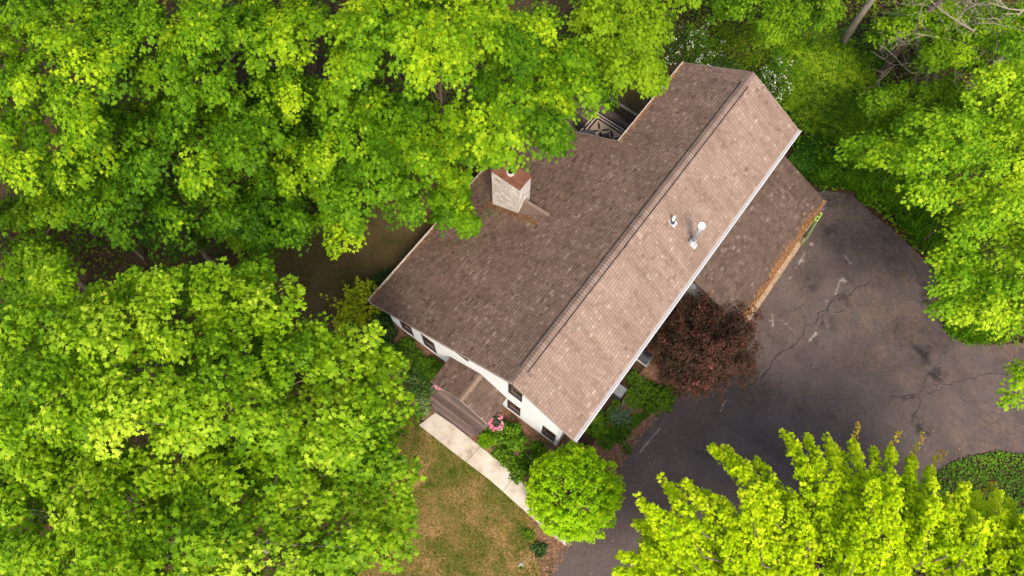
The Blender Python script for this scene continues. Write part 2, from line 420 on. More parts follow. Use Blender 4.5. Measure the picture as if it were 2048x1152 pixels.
def crown_points(ell, apex, zt, ze, spacing, r, jit=.6, drop=0., shrink=1., Rn=None, tries=2600, marg=24):
    ell = np.array(ell, float)
    e0 = ell.copy(); ell[:, 2] = np.maximum(ell[:, 2] - marg, ell[:, 2] * .4); ell[:, 3] = np.maximum(ell[:, 3] - marg, ell[:, 3] * .4)
    if Rn is None: Rn = max(np.hypot(e[0] - apex[0], e[1] - apex[1]) + max(e[2], e[3]) for e in e0)
    area = ell[:, 2] * ell[:, 3]; area = area / area.sum()
    ks = r.choice(len(ell), tries, p=area)
    a = r.random(tries) * 2 * np.pi; q = np.sqrt(r.random(tries)) * shrink
    uv = np.stack([ell[ks, 0] + ell[ks, 2] * q * np.cos(a), ell[ks, 1] + ell[ks, 3] * q * np.sin(a)], 1)
    d = np.hypot(uv[:, 0] - apex[0], uv[:, 1] - apex[1]) / Rn
    z = ze + (zt - ze) * np.sqrt(np.clip(1 - d * d, 0, 1)) + r.normal(0, jit, tries) - drop
    P = atm(uv, np.maximum(z, .6))
    keep = []
    K = np.zeros((0, 3))
    for i in range(tries):
        if len(K) == 0 or np.min((K[:, 0] - P[i, 0]) ** 2 + (K[:, 1] - P[i, 1]) ** 2) > spacing ** 2:
            K = np.vstack([K, P[i]]); keep.append(i)
    return K
def branchy(mb, base, r0, top, boughs, every, r, mi=0, seg=6):
    base = Vector(base); top = Vector(top)
    pts = [base.lerp(top, k / 6) + Vector((random.uniform(-.12, .12), random.uniform(-.12, .12), 0)) * (0 if k == 0 else 1) for k in range(7)]
    rad = [r0 * (1.25 if k == 0 else 1 - .12 * k) for k in range(7)]
    mb.tube(pts, rad, 10, mi)
    for i, b_ in enumerate(boughs):
        if i % every: continue
        b_ = Vector(b_) - Vector((0, 0, .25)); k = random.uniform(.45, .98); s = base.lerp(top, k)
        if s.z > b_.z - .3: s = base.lerp(top, max(.2, (b_.z - 1.2 - base.z) / max(.1, top.z - base.z) * .8))
        mid = s.lerp(b_, .5) + Vector((random.uniform(-.3, .3), random.uniform(-.3, .3), random.uniform(.1, .6)))
        q = [s, s.lerp(mid, .55) + Vector((random.uniform(-.1, .1), random.uniform(-.1, .1), .1)), mid, mid.lerp(b_, .6) + Vector((random.uniform(-.15, .15), random.uniform(-.15, .15), .05)), b_]
        rr = r0 * random.uniform(.10, .2)
        mb.tube(q, [rr, rr * .8, rr * .55, rr * .35, rr * .12], seg, mi, False)
        for _ in range(2):
            e = b_ + Vector((random.uniform(-.9, .9), random.uniform(-.9, .9), random.uniform(-.3, .3)))
            mb.tube([mid.lerp(b_, .6), mid.lerp(e, .75) + Vector((0, 0, .1)), e], [rr * .3, rr * .2, rr * .06], 4, mi, False)
def make_tree(name, label, cat, ell, apex, zt, ze, seed, leaf=.135, mats='maple', spacing=1.0, R=.95, sprigs=22, nl=13, layers=((0, 1.12, 1.0), (1.6, 1.25, 1.0), (3.4, 1.6, .95)),
              base=None, r0=.2, tint=.5, group=None, shape=MAPLE, jit=.6, barkm='bark', long=1.35, Rn=None, every=2, lr=.30, top_tint=.12):
    r = np.random.default_rng(seed); random.seed(seed)
    a = at(apex[0], apex[1], zt)
    if base is None: base = (a[0], a[1])
    base = np.array([base[0], base[1], 0.0])
    root = empty(name, tuple(base), label, cat, group)
    allp = []; out = []
    for (drop, spm, shr) in layers:
        K = crown_points(ell, apex, zt, ze, spacing * spm, r, jit, drop, shr, Rn, marg=26 * R / .9)
        B = len(K)
        od = K - base; od[:, 2] = 0; od = unit(od)
        bt = tint + r.normal(0, .11, B) - .065 * drop  # lower layers tinted darker, painting in the shade inside the crown
        Rb = R * r.uniform(.75, 1.25, B)
        n = B * sprigs
        kk = np.repeat(np.arange(B), sprigs)
        ang = r.random(n) * 2 * np.pi; q = np.sqrt(r.random(n))
        lx = q * np.cos(ang); ly = q * np.sin(ang)
        sd_ = np.stack([-od[:, 1], od[:, 0], np.zeros(B)], 1)
        tiltd = .25 + .35 * r.random(B)
        cen = K[kk] + od[kk] * (lx * Rb[kk] * long * .8)[:, None] + sd_[kk] * (ly * Rb[kk] * .72)[:, None]
        cen[:, 2] += (.38 * Rb[kk]) * (np.sqrt(np.clip(1 - q * q, 0, 1)) - .3) - tiltd[kk] * lx * Rb[kk] * .8 + r.normal(0, .07, n)
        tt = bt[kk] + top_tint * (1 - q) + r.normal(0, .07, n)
        nb = od[kk] * (lx * .9 + tiltd[kk] * .5)[:, None] + sd_[kk] * (ly * .9)[:, None]
        out.append(rosettes(cen, od[kk], nl, lr, leaf, tt, r, nb=nb))
        allp.append(K)
    P = [np.concatenate([o[i] for o in out]) for i in range(5)]
    P[0] = P[0] - base
    P[0][:, 2] = np.maximum(P[0][:, 2], .1)
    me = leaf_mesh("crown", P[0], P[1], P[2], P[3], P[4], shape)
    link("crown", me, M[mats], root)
    mb = MB(); B = np.concatenate(allp[:2]) - base
    lean = (a[0] - base[0], a[1] - base[1])
    branchy(mb, (0, 0, -.1), r0, (lean[0], lean[1], zt * .78), [tuple(p) for p in B], every, r)
    mb.build("trunk", M[barkm], root, True)
    return root
def shrub(name, label, xy, rx, ry, h, leaf, n, mats, seed, shape=OVAL, group=None, cat="shrub", tint=.5, rough=.25, z0=0., rot=0., stems=True, flowers=None, width=1.0):
    r = np.random.default_rng(seed)
    root = empty(name, (xy[0], xy[1], z0), label, cat, group); root.rotation_euler = (0, 0, rot)
    a = r.random(n) * 2 * np.pi; cz = r.random(n); s = np.sqrt(1 - cz ** 2)
    d = np.stack([s * np.cos(a), s * np.sin(a), cz], 1)
    lump = 1 + rough * (fbm(d[:, 0] * 2.6 + seed, d[:, 1] * 2.6 + cz * 2.2 + seed, 3) - .5) * 4.5
    q = (1.06 - .55 * r.random(n) ** 1.4) * lump
    pos = d * q[:, None] * np.array([rx, ry, h])
    pos[:, 2] = np.maximum(pos[:, 2], .03)
    tip = d + r.normal(0, .55, (n, 3)); tip[:, 2] -= .1
    nr = d * .5 + np.array([0, 0, 1.0]) + r.normal(0, .45, (n, 3))
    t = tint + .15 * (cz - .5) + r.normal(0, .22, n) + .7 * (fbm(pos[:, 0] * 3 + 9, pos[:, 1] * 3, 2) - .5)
    f = leaf_mesh if shape is MAPLE else flat_mesh
    link("foliage", f("foliage", pos, tip, nr, leaf * (1 + r.normal(0, .2, n)).clip(.4, 1.8), t, shape, width), M[mats], root)
    if stems:
        mb = MB(); random.seed(seed)
        for i in range(7):
            b_ = i * .9
            e = (rx * .6 * math.cos(b_), ry * .6 * math.sin(b_), h * .75)
            mb.tube([(0.03 * math.cos(b_), .03 * math.sin(b_), -.02), (e[0] * .4, e[1] * .4, e[2] * .55), e], [.03, .02, .008], 5, 0, False)
        mb.build("stem", M['bark'], root, True)
    if flowers:
        nf, fm, fs = flowers
        i = r.choice(n, nf); k = 5
        cl = np.repeat(pos[i] * 1.04, k, 0) + r.normal(0, fs * 1.2, (nf * k, 3))
        m2 = flat_mesh("flowers", cl, r.normal(0, 1, (nf * k, 3)), np.tile([[0, 0, 1.]], (nf * k, 1)) + r.normal(0, .3, (nf * k, 3)), np.full(nf * k, fs * 1.6), r.random(nf * k), OVAL)
        link("flowers", m2, M[fm], root)
    return root
def blades(name, xy, n, length, width, seed, mats, parent=None, spread=.12, z0=0., arch=1.0, segs=4, tint=.5):
    r = np.random.default_rng(seed)
    a = r.random(n) * 2 * np.pi; o = np.stack([np.cos(a), np.sin(a), np.zeros(n)], 1)
    L = length * r.uniform(.6, 1.15, n); b0 = np.stack([r.normal(0, spread, n), r.normal(0, spread, n), np.zeros(n)], 1)
    lean = r.uniform(.25, 1.0, n) * arch
    side = np.stack([-o[:, 1], o[:, 0], np.zeros(n)], 1)
    V = np.zeros((n, (segs + 1) * 2, 3))
    for k in range(segs + 1):
        s = k / segs; wd = width * (1 - s ** 2) * .5 + .002
        hz = L * np.sin(s * lean * 1.5) * .75; zz = L * (s - .55 * lean * s * s) * .9
        p = b0 + o * hz[:, None]; p[:, 2] += zz
        V[:, 2 * k] = p - side * wd; V[:, 2 * k + 1] = p + side * wd
    V[:, :, 2] = np.maximum(V[:, :, 2], .01)
    F = []
    for k in range(segs): F.append([2 * k, 2 * k + 1, 2 * k + 3, 2 * k + 2])
    F = (np.arange(n)[:, None, None] * ((segs + 1) * 2) + np.array(F)[None]).reshape(-1, 4)
    V = V.reshape(-1, 3) + np.array([xy[0], xy[1], z0])
    return np_mesh(name, V, F, np.repeat(np.clip(tint + r.normal(0, .2, n), 0, 1), segs))
def scatter(poly, n, r, holes=()):
    P = np.array(poly); lo = P.min(0); hi = P.max(0)
    q = lo + (hi - lo) * r.random((n * 3, 2)); q = q[inside(q, poly)]
    for h in holes: q = q[~inside(q, h)]
    return q[:n]
def carpet(name, poly, n, leaf, mats, seed, h=.2, shape=OVAL, tint=.5, label=None, cat=None, holes=(), width=1.0, up=1.2, tscale=.6, hs=.8):
    r = np.random.default_rng(seed); q = scatter(poly, n, r, holes); n = len(q)
    hh = h * (.15 + .85 * fbm(q[:, 0] * hs + seed, q[:, 1] * hs, 3)) * r.random(n) ** .5
    pos = np.column_stack([q, .03 + hh]); tip = r.normal(0, 1, (n, 3)); tip[:, 2] *= .35
    nr = r.normal(0, .45, (n, 3)); nr[:, 2] += up
    t = tint + 1.1 * (fbm(q[:, 0] * tscale + 3, q[:, 1] * tscale + seed, 4) - .5) + r.normal(0, .15, n)
    me = flat_mesh(name, pos, tip, nr, leaf * (1 + r.normal(0, .25, n)).clip(.4, 2), t, shape, width)
    o = link(name, me, M[mats]); tag(o, label, cat, None, "stuff"); return o

# ================================================================== THE SETTING
def sheet(name, poly, z, m, step=None):
    mb = MB(); mb.face([(x, y, z) for x, y in poly]); o = mb.build(name, m); tag(o, kind="structure"); return o
def wob(poly, amp=.12, step=.5, seed=0):
    """subdivide an outline and make it uneven"""
    out = []; n = len(poly)
    for i in range(n):
        a = np.array(poly[i]); b = np.array(poly[(i + 1) % n]); k = max(1, int(np.hypot(*(b - a)) / step))
        for j in range(k):
            p = a + (b - a) * j / k
            dx = (vnoise(np.array([p[0] * 1.3 + seed]), np.array([p[1] * 1.3]))[0] - .5) * 2 * amp
            dy = (vnoise(np.array([p[0] * 1.3]), np.array([p[1] * 1.3 + seed + 40]))[0] - .5) * 2 * amp
            out.append((p[0] + dx, p[1] + dy))
    return out
sheet("ground", [(-220, -220), (220, -220), (220, 220), (-220, 220)], 0.0, M['forest_floor'])
lawn_px = [(690, 1260), (700, 1000), (640, 800), (740, 740), (800, 770), (850, 860), (1000, 960), (1060, 1020), (1110, 1080), (1100, 1160), (1080, 1260)]
lawn = wob(gpoly(lawn_px), .15)
sheet("lawn", lawn, .004, M['lawn'])
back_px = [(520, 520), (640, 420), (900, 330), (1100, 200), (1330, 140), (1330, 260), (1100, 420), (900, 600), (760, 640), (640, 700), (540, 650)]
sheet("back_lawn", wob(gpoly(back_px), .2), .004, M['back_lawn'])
mulch_px = [(735, 620), (800, 640), (1180, 900), (1400, 560), (1500, 560), (1500, 640), (1480, 700), (1440, 720), (1345, 795), (1300, 850), (1262, 900), (1243, 940), (1190, 1030), (1150, 1075),
            (1105, 1152), (1080, 1152), (1075, 1060), (1000, 960), (930, 900), (862, 850), (835, 830), (800, 770), (760, 735), (745, 690)]
mulch = wob(gpoly(mulch_px), .08)
sheet("mulch_bed", mulch, .008, M['mulch'])
far_px = [(1900, 905), (2000, 900), (2150, 890), (2300, 1200), (1700, 1260), (1800, 1000)]
# driveway: one fine sheet whose stains, scrapes and patches have outlines of their own
drive_px = [(1530, 440), (1636, 384), (1660, 382), (1700, 388), (1722, 402), (1745, 428), (1790, 462), (1822, 492), (1850, 520), (1876, 556), (1893, 600), (1893, 640), (1915, 668), (1950, 686), (2000, 690), (2060, 684), (2220, 660), (2220, 925),
            (2048, 912), (2000, 902), (1955, 908), (1905, 924), (1880, 940), (1840, 990), (1700, 1060), (1560, 1130), (1440, 1270), (1020, 1270), (1095, 1150), (1128, 1090), (1175, 1035), (1212, 985), (1240, 935), (1258, 895), (1296, 845), (1340, 795), (1400, 725), (1440, 690), (1470, 655), (1440, 600)]
dpoly = np.array(wob(gpoly(drive_px), .05, .4, 5))
lo = dpoly.min(0); hi = dpoly.max(0); st = .055
gx = np.arange(lo[0], hi[0], st); gy = np.arange(lo[1], hi[1], st)
GX, GY = np.meshgrid(gx, gy, indexing='ij'); V = np.column_stack([GX.ravel(), GY.ravel(), np.full(GX.size, .012)])
cx_ = (GX[:-1, :-1] + st / 2).ravel(); cy_ = (GY[:-1, :-1] + st / 2).ravel()
ins = inside(np.column_stack([cx_, cy_]), dpoly)
ny = len(gy); ii, jj = np.meshgrid(np.arange(len(gx) - 1), np.arange(ny - 1), indexing='ij')
i0 = (ii * ny + jj).ravel()
F = np.stack([i0, i0 + ny, i0 + ny + 1, i0 + 1], 1)[ins]
used = np.unique(F); remap = np.full(len(V), -1); remap[used] = np.arange(len(used))
V = V[used]; F = remap[F]
me = np_mesh("driveway", V, F)
X, Y = V[:, 0], V[:, 1]; XY = V[:, :2]
wx = X + .5 * (fbm(X * 1.3, Y * 1.3) - .5) * 2; wy = Y + .5 * (fbm(X * 1.3 + 50, Y * 1.3) - .5) * 2
def blob(u, v, r, e=1.0):
    p = at(u, v); d = np.hypot(wx - p[0], wy - p[1]) / r
    return np.clip(1.3 - d ** e, 0, 1)
def blobs(lst): return np.clip(sum(blob(*b_) for b_ in lst), 0, 1)
rag = np.clip((fbm(X * 4, Y * 4, 4) - .42) * 6, 0, 1)
ragf = np.clip((fbm(X * 9 + 7, Y * 9, 3) - .5) * 7, 0, 1)
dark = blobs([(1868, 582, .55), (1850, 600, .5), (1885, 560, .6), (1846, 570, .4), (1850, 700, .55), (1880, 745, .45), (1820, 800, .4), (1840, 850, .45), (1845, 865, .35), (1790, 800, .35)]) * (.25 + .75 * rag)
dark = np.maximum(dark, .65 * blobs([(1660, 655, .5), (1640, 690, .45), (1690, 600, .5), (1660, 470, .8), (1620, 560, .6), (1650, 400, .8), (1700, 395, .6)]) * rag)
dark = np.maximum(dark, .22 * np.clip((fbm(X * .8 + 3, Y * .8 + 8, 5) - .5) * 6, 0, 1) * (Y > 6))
dark = np.maximum(dark, .08 * blobs([(1300, 950, 2.2), (1230, 1080, 2.0), (1300, 880, 1.2), (1420, 830, 1.2)]))
def line_px(l): return [at(u, v) for u, v in l]
tyre = segdist(np.column_stack([wx, wy]), line_px([(1700, 440), (1790, 480), (1830, 560), (1870, 640), (1890, 700)]))
dark = np.maximum(dark, .5 * np.clip(1 - tyre / .35, 0, 1) * rag)
brown = .6 * np.clip(blobs([(1740, 500, 1.6), (1700, 450, 1.1), (1770, 570, 1.5), (1820, 520, 1.2), (1720, 640, .8), (1810, 640, 1.4), (1780, 720, 1.2), (1990, 880, 1.3), (1900, 880, 1.0), (2030, 720, 1.2)]) + .35 * (Y > 9), 0, 1) * np.clip((fbm(X * 1.6, Y * 1.6) - .38) * 5, 0, 1)
light = np.zeros(len(X))
for l, wd in (([(1610, 505), (1598, 528)], .06), ([(1681, 560), (1671, 588)], .055), ([(1545, 630), (1546, 652)], .05), ([(1630, 668), (1618, 682)], .06), ([(1592, 535), (1565, 585)], .012),
              ([(1690, 512), (1700, 527)], .03), ([(1440, 822), (1452, 800)], .03), ([(1680, 560), (1692, 563)], .05), ([(1642, 425), (1650, 415)], .05), ([(1280, 905), (1300, 880), (1320, 855)], .04), ([(1563, 640), (1590, 665)], .015)):
    d = segdist(np.column_stack([X + .05 * (fbm(X * 8, Y * 8) - .5) * 2, Y]), line_px(l)); light = np.maximum(light, np.clip(1.2 - d / wd, 0, 1))
for u, v, r_ in ((1623, 486, .12), (1607, 520, .12), (1684, 560, .14), (1546, 634, .1), (1627, 671, .12), (1610, 522, .1), (1660, 602, .08)):
    light = np.maximum(light, np.clip(blob(u, v, r_), 0, 1))
light = np.clip(light * (.45 + .9 * ragf), 0, .8)
pale = .05 * np.clip((fbm(X * .9 + 9, Y * .9, 4) - .48) * 6, 0, 1)
light = np.maximum(light, pale * .6)
for nm, arr in (("dark", dark), ("brown", brown), ("light", light)):
    a = me.attributes.new(nm, 'FLOAT', 'POINT'); a.data.foreach_set("value", arr.astype(np.float32))
tag(link("driveway", me, M['asphalt']), kind="structure")
r = np.random.default_rng(77); q = scatter([tuple(p) for p in dpoly], 9000, r); e_ = segdist(q, [tuple(p) for p in dpoly] + [tuple(dpoly[0])])
q = q[(r.random(len(q)) < np.exp(-e_ / .25) * .9 + .05)]; n = len(q)
DRIVE_LEAVES = q
# cracks: narrow uneven strips in the asphalt
cracks = [([(1739, 566), (1705, 581), (1678, 592), (1663, 604), (1655, 619), (1625, 646), (1602, 673), (1575, 699), (1559, 718), (1525, 749), (1494, 777)], .05),
          ([(1663, 604), (1648, 640), (1640, 650), (1660, 640), (1690, 620)], .04), ([(1556, 631), (1583, 621), (1613, 611)], .028),
          ([(1797, 489), (1808, 520), (1842, 558), (1873, 588)], .03), ([(1780, 800), (1812, 798), (1850, 788), (1900, 770), (1960, 750), (2050, 742)], .035),
          ([(1890, 700), (1872, 735), (1843, 785), (1822, 850), (1850, 870)], .03), ([(1370, 888), (1400, 905), (1430, 926)], .03), ([(1720, 560), (1745, 600), (1790, 640), (1800, 700)], .02),
          ([(1710, 500), (1735, 540), (1739, 566)], .02), ([(1900, 770), (1930, 800), (1990, 812), (2060, 800)], .02), ([(1600, 600), (1640, 560), (1690, 540)], .014)]
mb = MB()
for l, wd in cracks:
    P = line_px(l); pts = []
    for a, b in zip(P[:-1], P[1:]):
        k = max(2, int(np.linalg.norm(b - a) / .10))
        for j in range(k): pts.append(a + (b - a) * j / k)
    pts.append(P[-1]); pts = np.array(pts)
    d = np.gradient(pts[:, :2], axis=0); d /= np.linalg.norm(d, axis=1, keepdims=True) + 1e-9; nn = np.stack([-d[:, 1], d[:, 0]], 1)
    off = (fbm(pts[:, 0] * 2.2, pts[:, 1] * 2.2, 4) - .5) * .7; c = pts[:, :2] + nn * off[:, None]
    wv = wd * (.25 + 1.1 * fbm(pts[:, 0] * 5, pts[:, 1] * 5, 2)) * .55; wv[0] = wv[-1] = .004
    A = c + nn * wv[:, None]; B = c - nn * wv[:, None]
    for k in range(len(c) - 1):
        mb.face([(*A[k], .016), (*B[k], .016), (*B[k + 1], .016), (*A[k + 1], .016)])
o = mb.build("asphalt_crack", M['sealer']); tag(o, kind="structure")
# walkway slabs
up_ = [(873, 823), (935, 873), (1000, 925), (1040, 960), (1072, 1000), (1092, 1030), (1130, 1070)]
lo_ = [(838, 850), (907, 905), (980, 960), (1040, 1014), (1075, 1045), (1105, 1072), (1132, 1092)]
U = [at(u, v) for u, v in up_]; Lw = [at(u, v) for u, v in lo_]
def rail(Pl, n):
    Pl = np.array(Pl)[:, :2]; s = np.r_[0, np.cumsum(np.hypot(*np.diff(Pl, axis=0).T))]; t_ = np.linspace(0, s[-1], n)
    return np.stack([np.interp(t_, s, Pl[:, 0]), np.interp(t_, s, Pl[:, 1])], 1)
RU = rail(U, 41); RL = rail(Lw, 41); mb = MB()
joints = [0, 13, 23, 33, 40]
for a, b in zip(joints[:-1], joints[1:]):
    ids = list(range(a, b + 1)); A = [RU[i].copy() for i in ids]; B = [RL[i].copy() for i in ids]
    g = .018
    dv = (A[1] - A[0]); dv /= np.hypot(*dv); A[0] = A[0] + dv * g; B[0] = B[0] + dv * g
    poly = [tuple(p) for p in A] + [tuple(p) for p in B[::-1]]
    mb.prism(poly, -.02, .06)
o = mb.build("walkway", M['concrete']); tag(o, kind="structure")
mb = MB(); mb.box(5.35, 10.2, -.02, 6.50, 16.92, .035)
o = mb.build("garage_apron", M['apron'], bevel=.01); tag(o, kind="structure")
sheet("ivy_bank", wob(gpoly([(1880, 940), (1930, 918), (2000, 904), (2060, 912), (2220, 925), (2300, 1200), (1700, 1260), (1760, 1060)]), .1), .004, M['forest_floor'])

# ================================================================== THE HOUSE
house = empty("house", (0, 0, 0), "white two storey house with a brown shingled saltbox roof beside the asphalt driveway", "house")
ZR = 7.58; PT = .588
def zl(x): return ZR - PT * abs(x)
def shingles(name, O, e, d, L, length, m, parent, seed, exp=.146, t0=.5, rag_=None, base=True, wmin=.10, wmax=.27, thick=(.006, .020), tv=.2, band=.02):
    """courses of separate tabs: O = ridge corner, e along the ridge, d down the slope"""
    r = np.random.default_rng(seed); O = np.array(O, float); e = np.array(e, float); d = np.array(d, float); e /= np.linalg.norm(e); d /= np.linalg.norm(d)
    n = np.cross(e, d); n = n if n[2] > 0 else -n
    rows = int(round(length / exp)); exp = length / rows
    V = []; F = []; T = []
    for i in range(rows):
        x = -r.random() * .2
        while x < L:
            w_ = r.uniform(wmin, wmax); a = max(0, x); b = min(L, x + w_)
            x += w_
            if b - a < .01: continue
            th = thick[1] if r.random() < .55 else thick[0]
            th *= r.uniform(.8, 1.2); k = len(V); s0 = i * exp; s1 = (i + 1) * exp + .004
            g = .0045
            P0 = O + e * (a + g) + d * s0; P1 = O + e * (b - g) + d * s0; P2 = O + e * (b - g) + d * s1; P3 = O + e * (a + g) + d * s1
            fb = band / (s1 - s0); Q0 = P0 + d * band + n * th * fb; Q1 = P1 + d * band + n * th * fb
            V += [P0, P1, P2 + n * th, P3 + n * th, P3, P2, Q0, Q1]
            F += [(k, k + 1, k + 7, k + 6), (k + 6, k + 7, k + 2, k + 3), (k + 3, k + 2, k + 5, k + 4)]
            tt = np.clip(t0 + r.normal(0, tv) + (.24 if r.random() < .09 else 0), 0, 1); T += [-.6, tt, -.6]  # negative tint: dark faces paint the shadow and dirt line between courses
    me = np_mesh(name, np.array(V) + n * .004, np.array(F), T)
    return link(name, me, m, parent)
def slab(mb, O, e, d, L, length, th, mi=0):
    O = Vector(O); e = Vector(e).normalized(); d = Vector(d).normalized(); n = e.cross(d)
    if n.z < 0: n = -n
    A = [O, O + e * L, O + e * L + d * length, O + d * length]; B = [p - n * th for p in A]
    mb.face(A, mi); mb.face(B[::-1], mi)
    for i in range(4): j = (i + 1) % 4; mb.face([A[i], B[i], B[j], A[j]], mi)
YL = 18.0; YS = 12.45; XU = -3.19; XL = -8.357; XR = 3.05
k_ = math.sqrt(1 + PT * PT)
dR = (1, 0, -PT); dL = (-1, 0, -PT)
# roof bodies
mb = MB(); slab(mb, (0.0, 0, ZR - .02), (0, 1, 0), dR, YL, XR * k_ - .01, .15); roofR = mb.build("roof", M['underlay'], house)
mb = MB(); slab(mb, (0, 0, ZR - .02), (0, 1, 0), dL, YS, -XL * k_, .15); slab(mb, (0, YS, ZR - .02), (0, 1, 0), dL, YL - YS, -XU * k_, .15); roofL = mb.build("roof", M['underlay'], house)
roofR["label"] = "sunlit tan shingled slope facing the driveway"; roofL["label"] = "long shaded brown shingled slope facing the woods"
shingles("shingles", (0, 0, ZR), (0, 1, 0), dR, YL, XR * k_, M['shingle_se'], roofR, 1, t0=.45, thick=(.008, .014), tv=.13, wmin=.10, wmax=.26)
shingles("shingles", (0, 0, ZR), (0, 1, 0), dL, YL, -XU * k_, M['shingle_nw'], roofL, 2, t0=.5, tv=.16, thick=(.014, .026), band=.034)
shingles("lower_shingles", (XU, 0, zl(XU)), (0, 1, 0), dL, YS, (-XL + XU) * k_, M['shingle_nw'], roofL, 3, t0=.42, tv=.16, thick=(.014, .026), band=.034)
# ridge vent, raised, with edge shadow gaps put in as black strips, and cap shingles
mb = MB()
v0, v1 = .72, 17.28; hw = .17
for sx_ in (-1, 1):
    a = (sx_ * hw, zl(hw) + .012)
    mb.box(min(a[0], a[0] + sx_ * .045), v0, a[1] - .03, max(a[0], a[0] + sx_ * .045), v1, a[1] + .012, 1)
mb.box(-hw, v0 - .02, zl(hw), hw, v0 + .0, zl(hw) + .06, 1)
rv = mb.build("ridge_vent", [M['cap'], M['black']], roofR)
mb = MB(); r = np.random.default_rng(5); y = .0
while y < YL - .02:
    y2 = min(YL, y + .145); on = v0 <= y + .1 <= v1 - .05
    lift = .032 if on else .018; h_ = hw if on else .16; h_ *= r.uniform(.97, 1.02); t_ = float(r.random())
    for sx_ in (-1, 1):
        p = [(0, y, ZR + lift + .0), (0, y2 + .02, ZR + lift + .014), (sx_ * h_, y2 + .02, zl(h_) + lift + .014), (sx_ * h_, y, zl(h_) + lift)]
        mb.face(p if sx_ < 0 else p[::-1], 0, t_)
        p = [(0, y2 - .004, ZR + lift + .017), (0, y2 + .018, ZR + lift + .019), (sx_ * h_, y2 + .018, zl(h_) + lift + .019), (sx_ * h_, y2 - .004, zl(h_) + lift + .017)]
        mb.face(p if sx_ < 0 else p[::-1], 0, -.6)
        mb.face([(0, y2 + .02, ZR + lift + .014), (0, y2 + .02, ZR), (sx_ * h_, y2 + .02, zl(h_)), (sx_ * h_, y2 + .02, zl(h_) + lift + .014)], 1, t_)
    y = y2
mb.build("ridge_cap", [M['cap'], M['black']], roofR)
# gutters
def gutter(name, x, y0, y1, z, sgn, m, parent, wd=.12, cover=False, lip=None):
    mb = MB(); a, b = (x, x + sgn * wd)
    lo_x, hi_x = min(a, b), max(a, b)
    mb.box(lo_x, y0, z - .11, hi_x, y1, z - .095, 0)
    mb.box(b - .012 if sgn > 0 else b, y0, z - .11, b if sgn > 0 else b + .012, y1, z + .012, 1)
    mb.box(lo_x if sgn > 0 else hi_x - .01, y0, z - .11, lo_x + .01 if sgn > 0 else hi_x, y1, z - .01, 0)
    for yy in (y0, y1 - .012): mb.box(lo_x, yy, z - .11, hi_x, yy + .012, z + .004, 0)
    if cover: mb.box(lo_x - .02, y0, z - .016, hi_x - .015, y1, z - .006, 0)
    mb.box(b - .03 if sgn > 0 else b, y0, z + .004, b if sgn > 0 else b + .03, y1, z + .018, 1)
    return mb.build(name, [m, lip or m], parent)
M['guard'] = simple('gutter_guard', (.36, .33, .32), .6, var=.05)
g1 = gutter("gutter", XR, -.02, YL + .02, zl(XR) - .0, 1, M['guard'], house, .17, True, M['white'])
g2 = gutter("gutter", XL, 0, YS, zl(XL) + .0, -1, M['beige'], house)
g3 = gutter("gutter", XU, YS + .02, YL, zl(XU) + .0, -1, M['beige'], house)
for (x0, x1, y) in ((0, XR, -.02), (XL, 0, -.02), (0, XR, YL + .002), (XU, 0, YL + .002), (XL, XU, YS + .002)):
    mb = MB(); a = Vector((x0, y + .01, zl(x0) - .09)); b = Vector((x1, y + .01, zl(x1) - .09)); mb.bar(a, b, .022, .17); mb.build("rake_board", M['rake'], house)
# walls (panels that meet end to end)
WX0, WX1, WU, WY0, WY1 = -7.52, 2.42, -2.55, .30, 17.70
def wallpoly(mb, pts, nvec, th=.12):
    A = [Vector(p) for p in pts]; B = [p - Vector(nvec) * th for p in A]
    mb.face(A); mb.face(B[::-1])
    for i in range(len(A)): j = (i + 1) % len(A); mb.face([A[i], B[i], B[j], A[j]])
def under(x): return zl(x) - .20
def wall_with_holes(mb, y, holes, x0, x1, topf, z0=.22):
    """gable wall in vertical strips so that window openings are real"""
    xs = sorted({x0, x1, 0.0} | {h[0] for h in holes} | {h[2] for h in holes})
    for a, b in zip(xs[:-1], xs[1:]):
        hs = sorted([h for h in holes if h[0] <= a + 1e-6 and h[2] >= b - 1e-6], key=lambda h: h[1]); z = z0
        for h in hs:
            mb.face([(a, y, z), (b, y, z), (b, y, h[1]), (a, y, h[1])]); z = h[3]
        mb.face([(a, y, z), (b, y, z), (b, y, topf(b)), (a, y, topf(a))])
    for h in holes:
        X0, Z0, X1, Z1 = h; d_ = .09
        for q in ([(X0, y, Z0), (X0, y + d_, Z0), (X1, y + d_, Z0), (X1, y, Z0)], [(X0, y, Z1), (X1, y, Z1), (X1, y + d_, Z1), (X0, y + d_, Z1)],
                  [(X0, y, Z0), (X0, y, Z1), (X0, y + d_, Z1), (X0, y + d_, Z0)], [(X1, y, Z0), (X1, y + d_, Z0), (X1, y + d_, Z1), (X1, y, Z1)]): mb.face(q)
holes = [(-6.93, .56, -6.16, 2.46), (-5.52, .56, -4.73, 2.46), (-3.66, 3.92, -2.60, 5.30), (-.42, 3.85, .32, 5.75), (-.46, .58, .28, 2.42), (1.52, .52, 2.26, 2.46)]
mb = MB(); wall_with_holes(mb, WY0, holes, WX0, WX1, under); w_ = mb.build("wall", M['wall'], house)
mb = MB(); mb.face([(WX1, WY0, .22), (WX1, WY1, .22), (WX1, WY1, under(WX1)), (WX1, WY0, under(WX1))]); mb.build("wall", M['siding'], house)
mb = MB(); mb.face([(WX0, WY0, .22), (WX0, YS - .3, .22), (WX0, YS - .3, under(WX0)), (WX0, WY0, under(WX0))][::-1])
mb.face([(WX0, YS - .3, .22), (WU, YS - .3, .22), (WU, YS - .3, under(WU)), (WX0, YS - .3, under(WX0))][::-1])
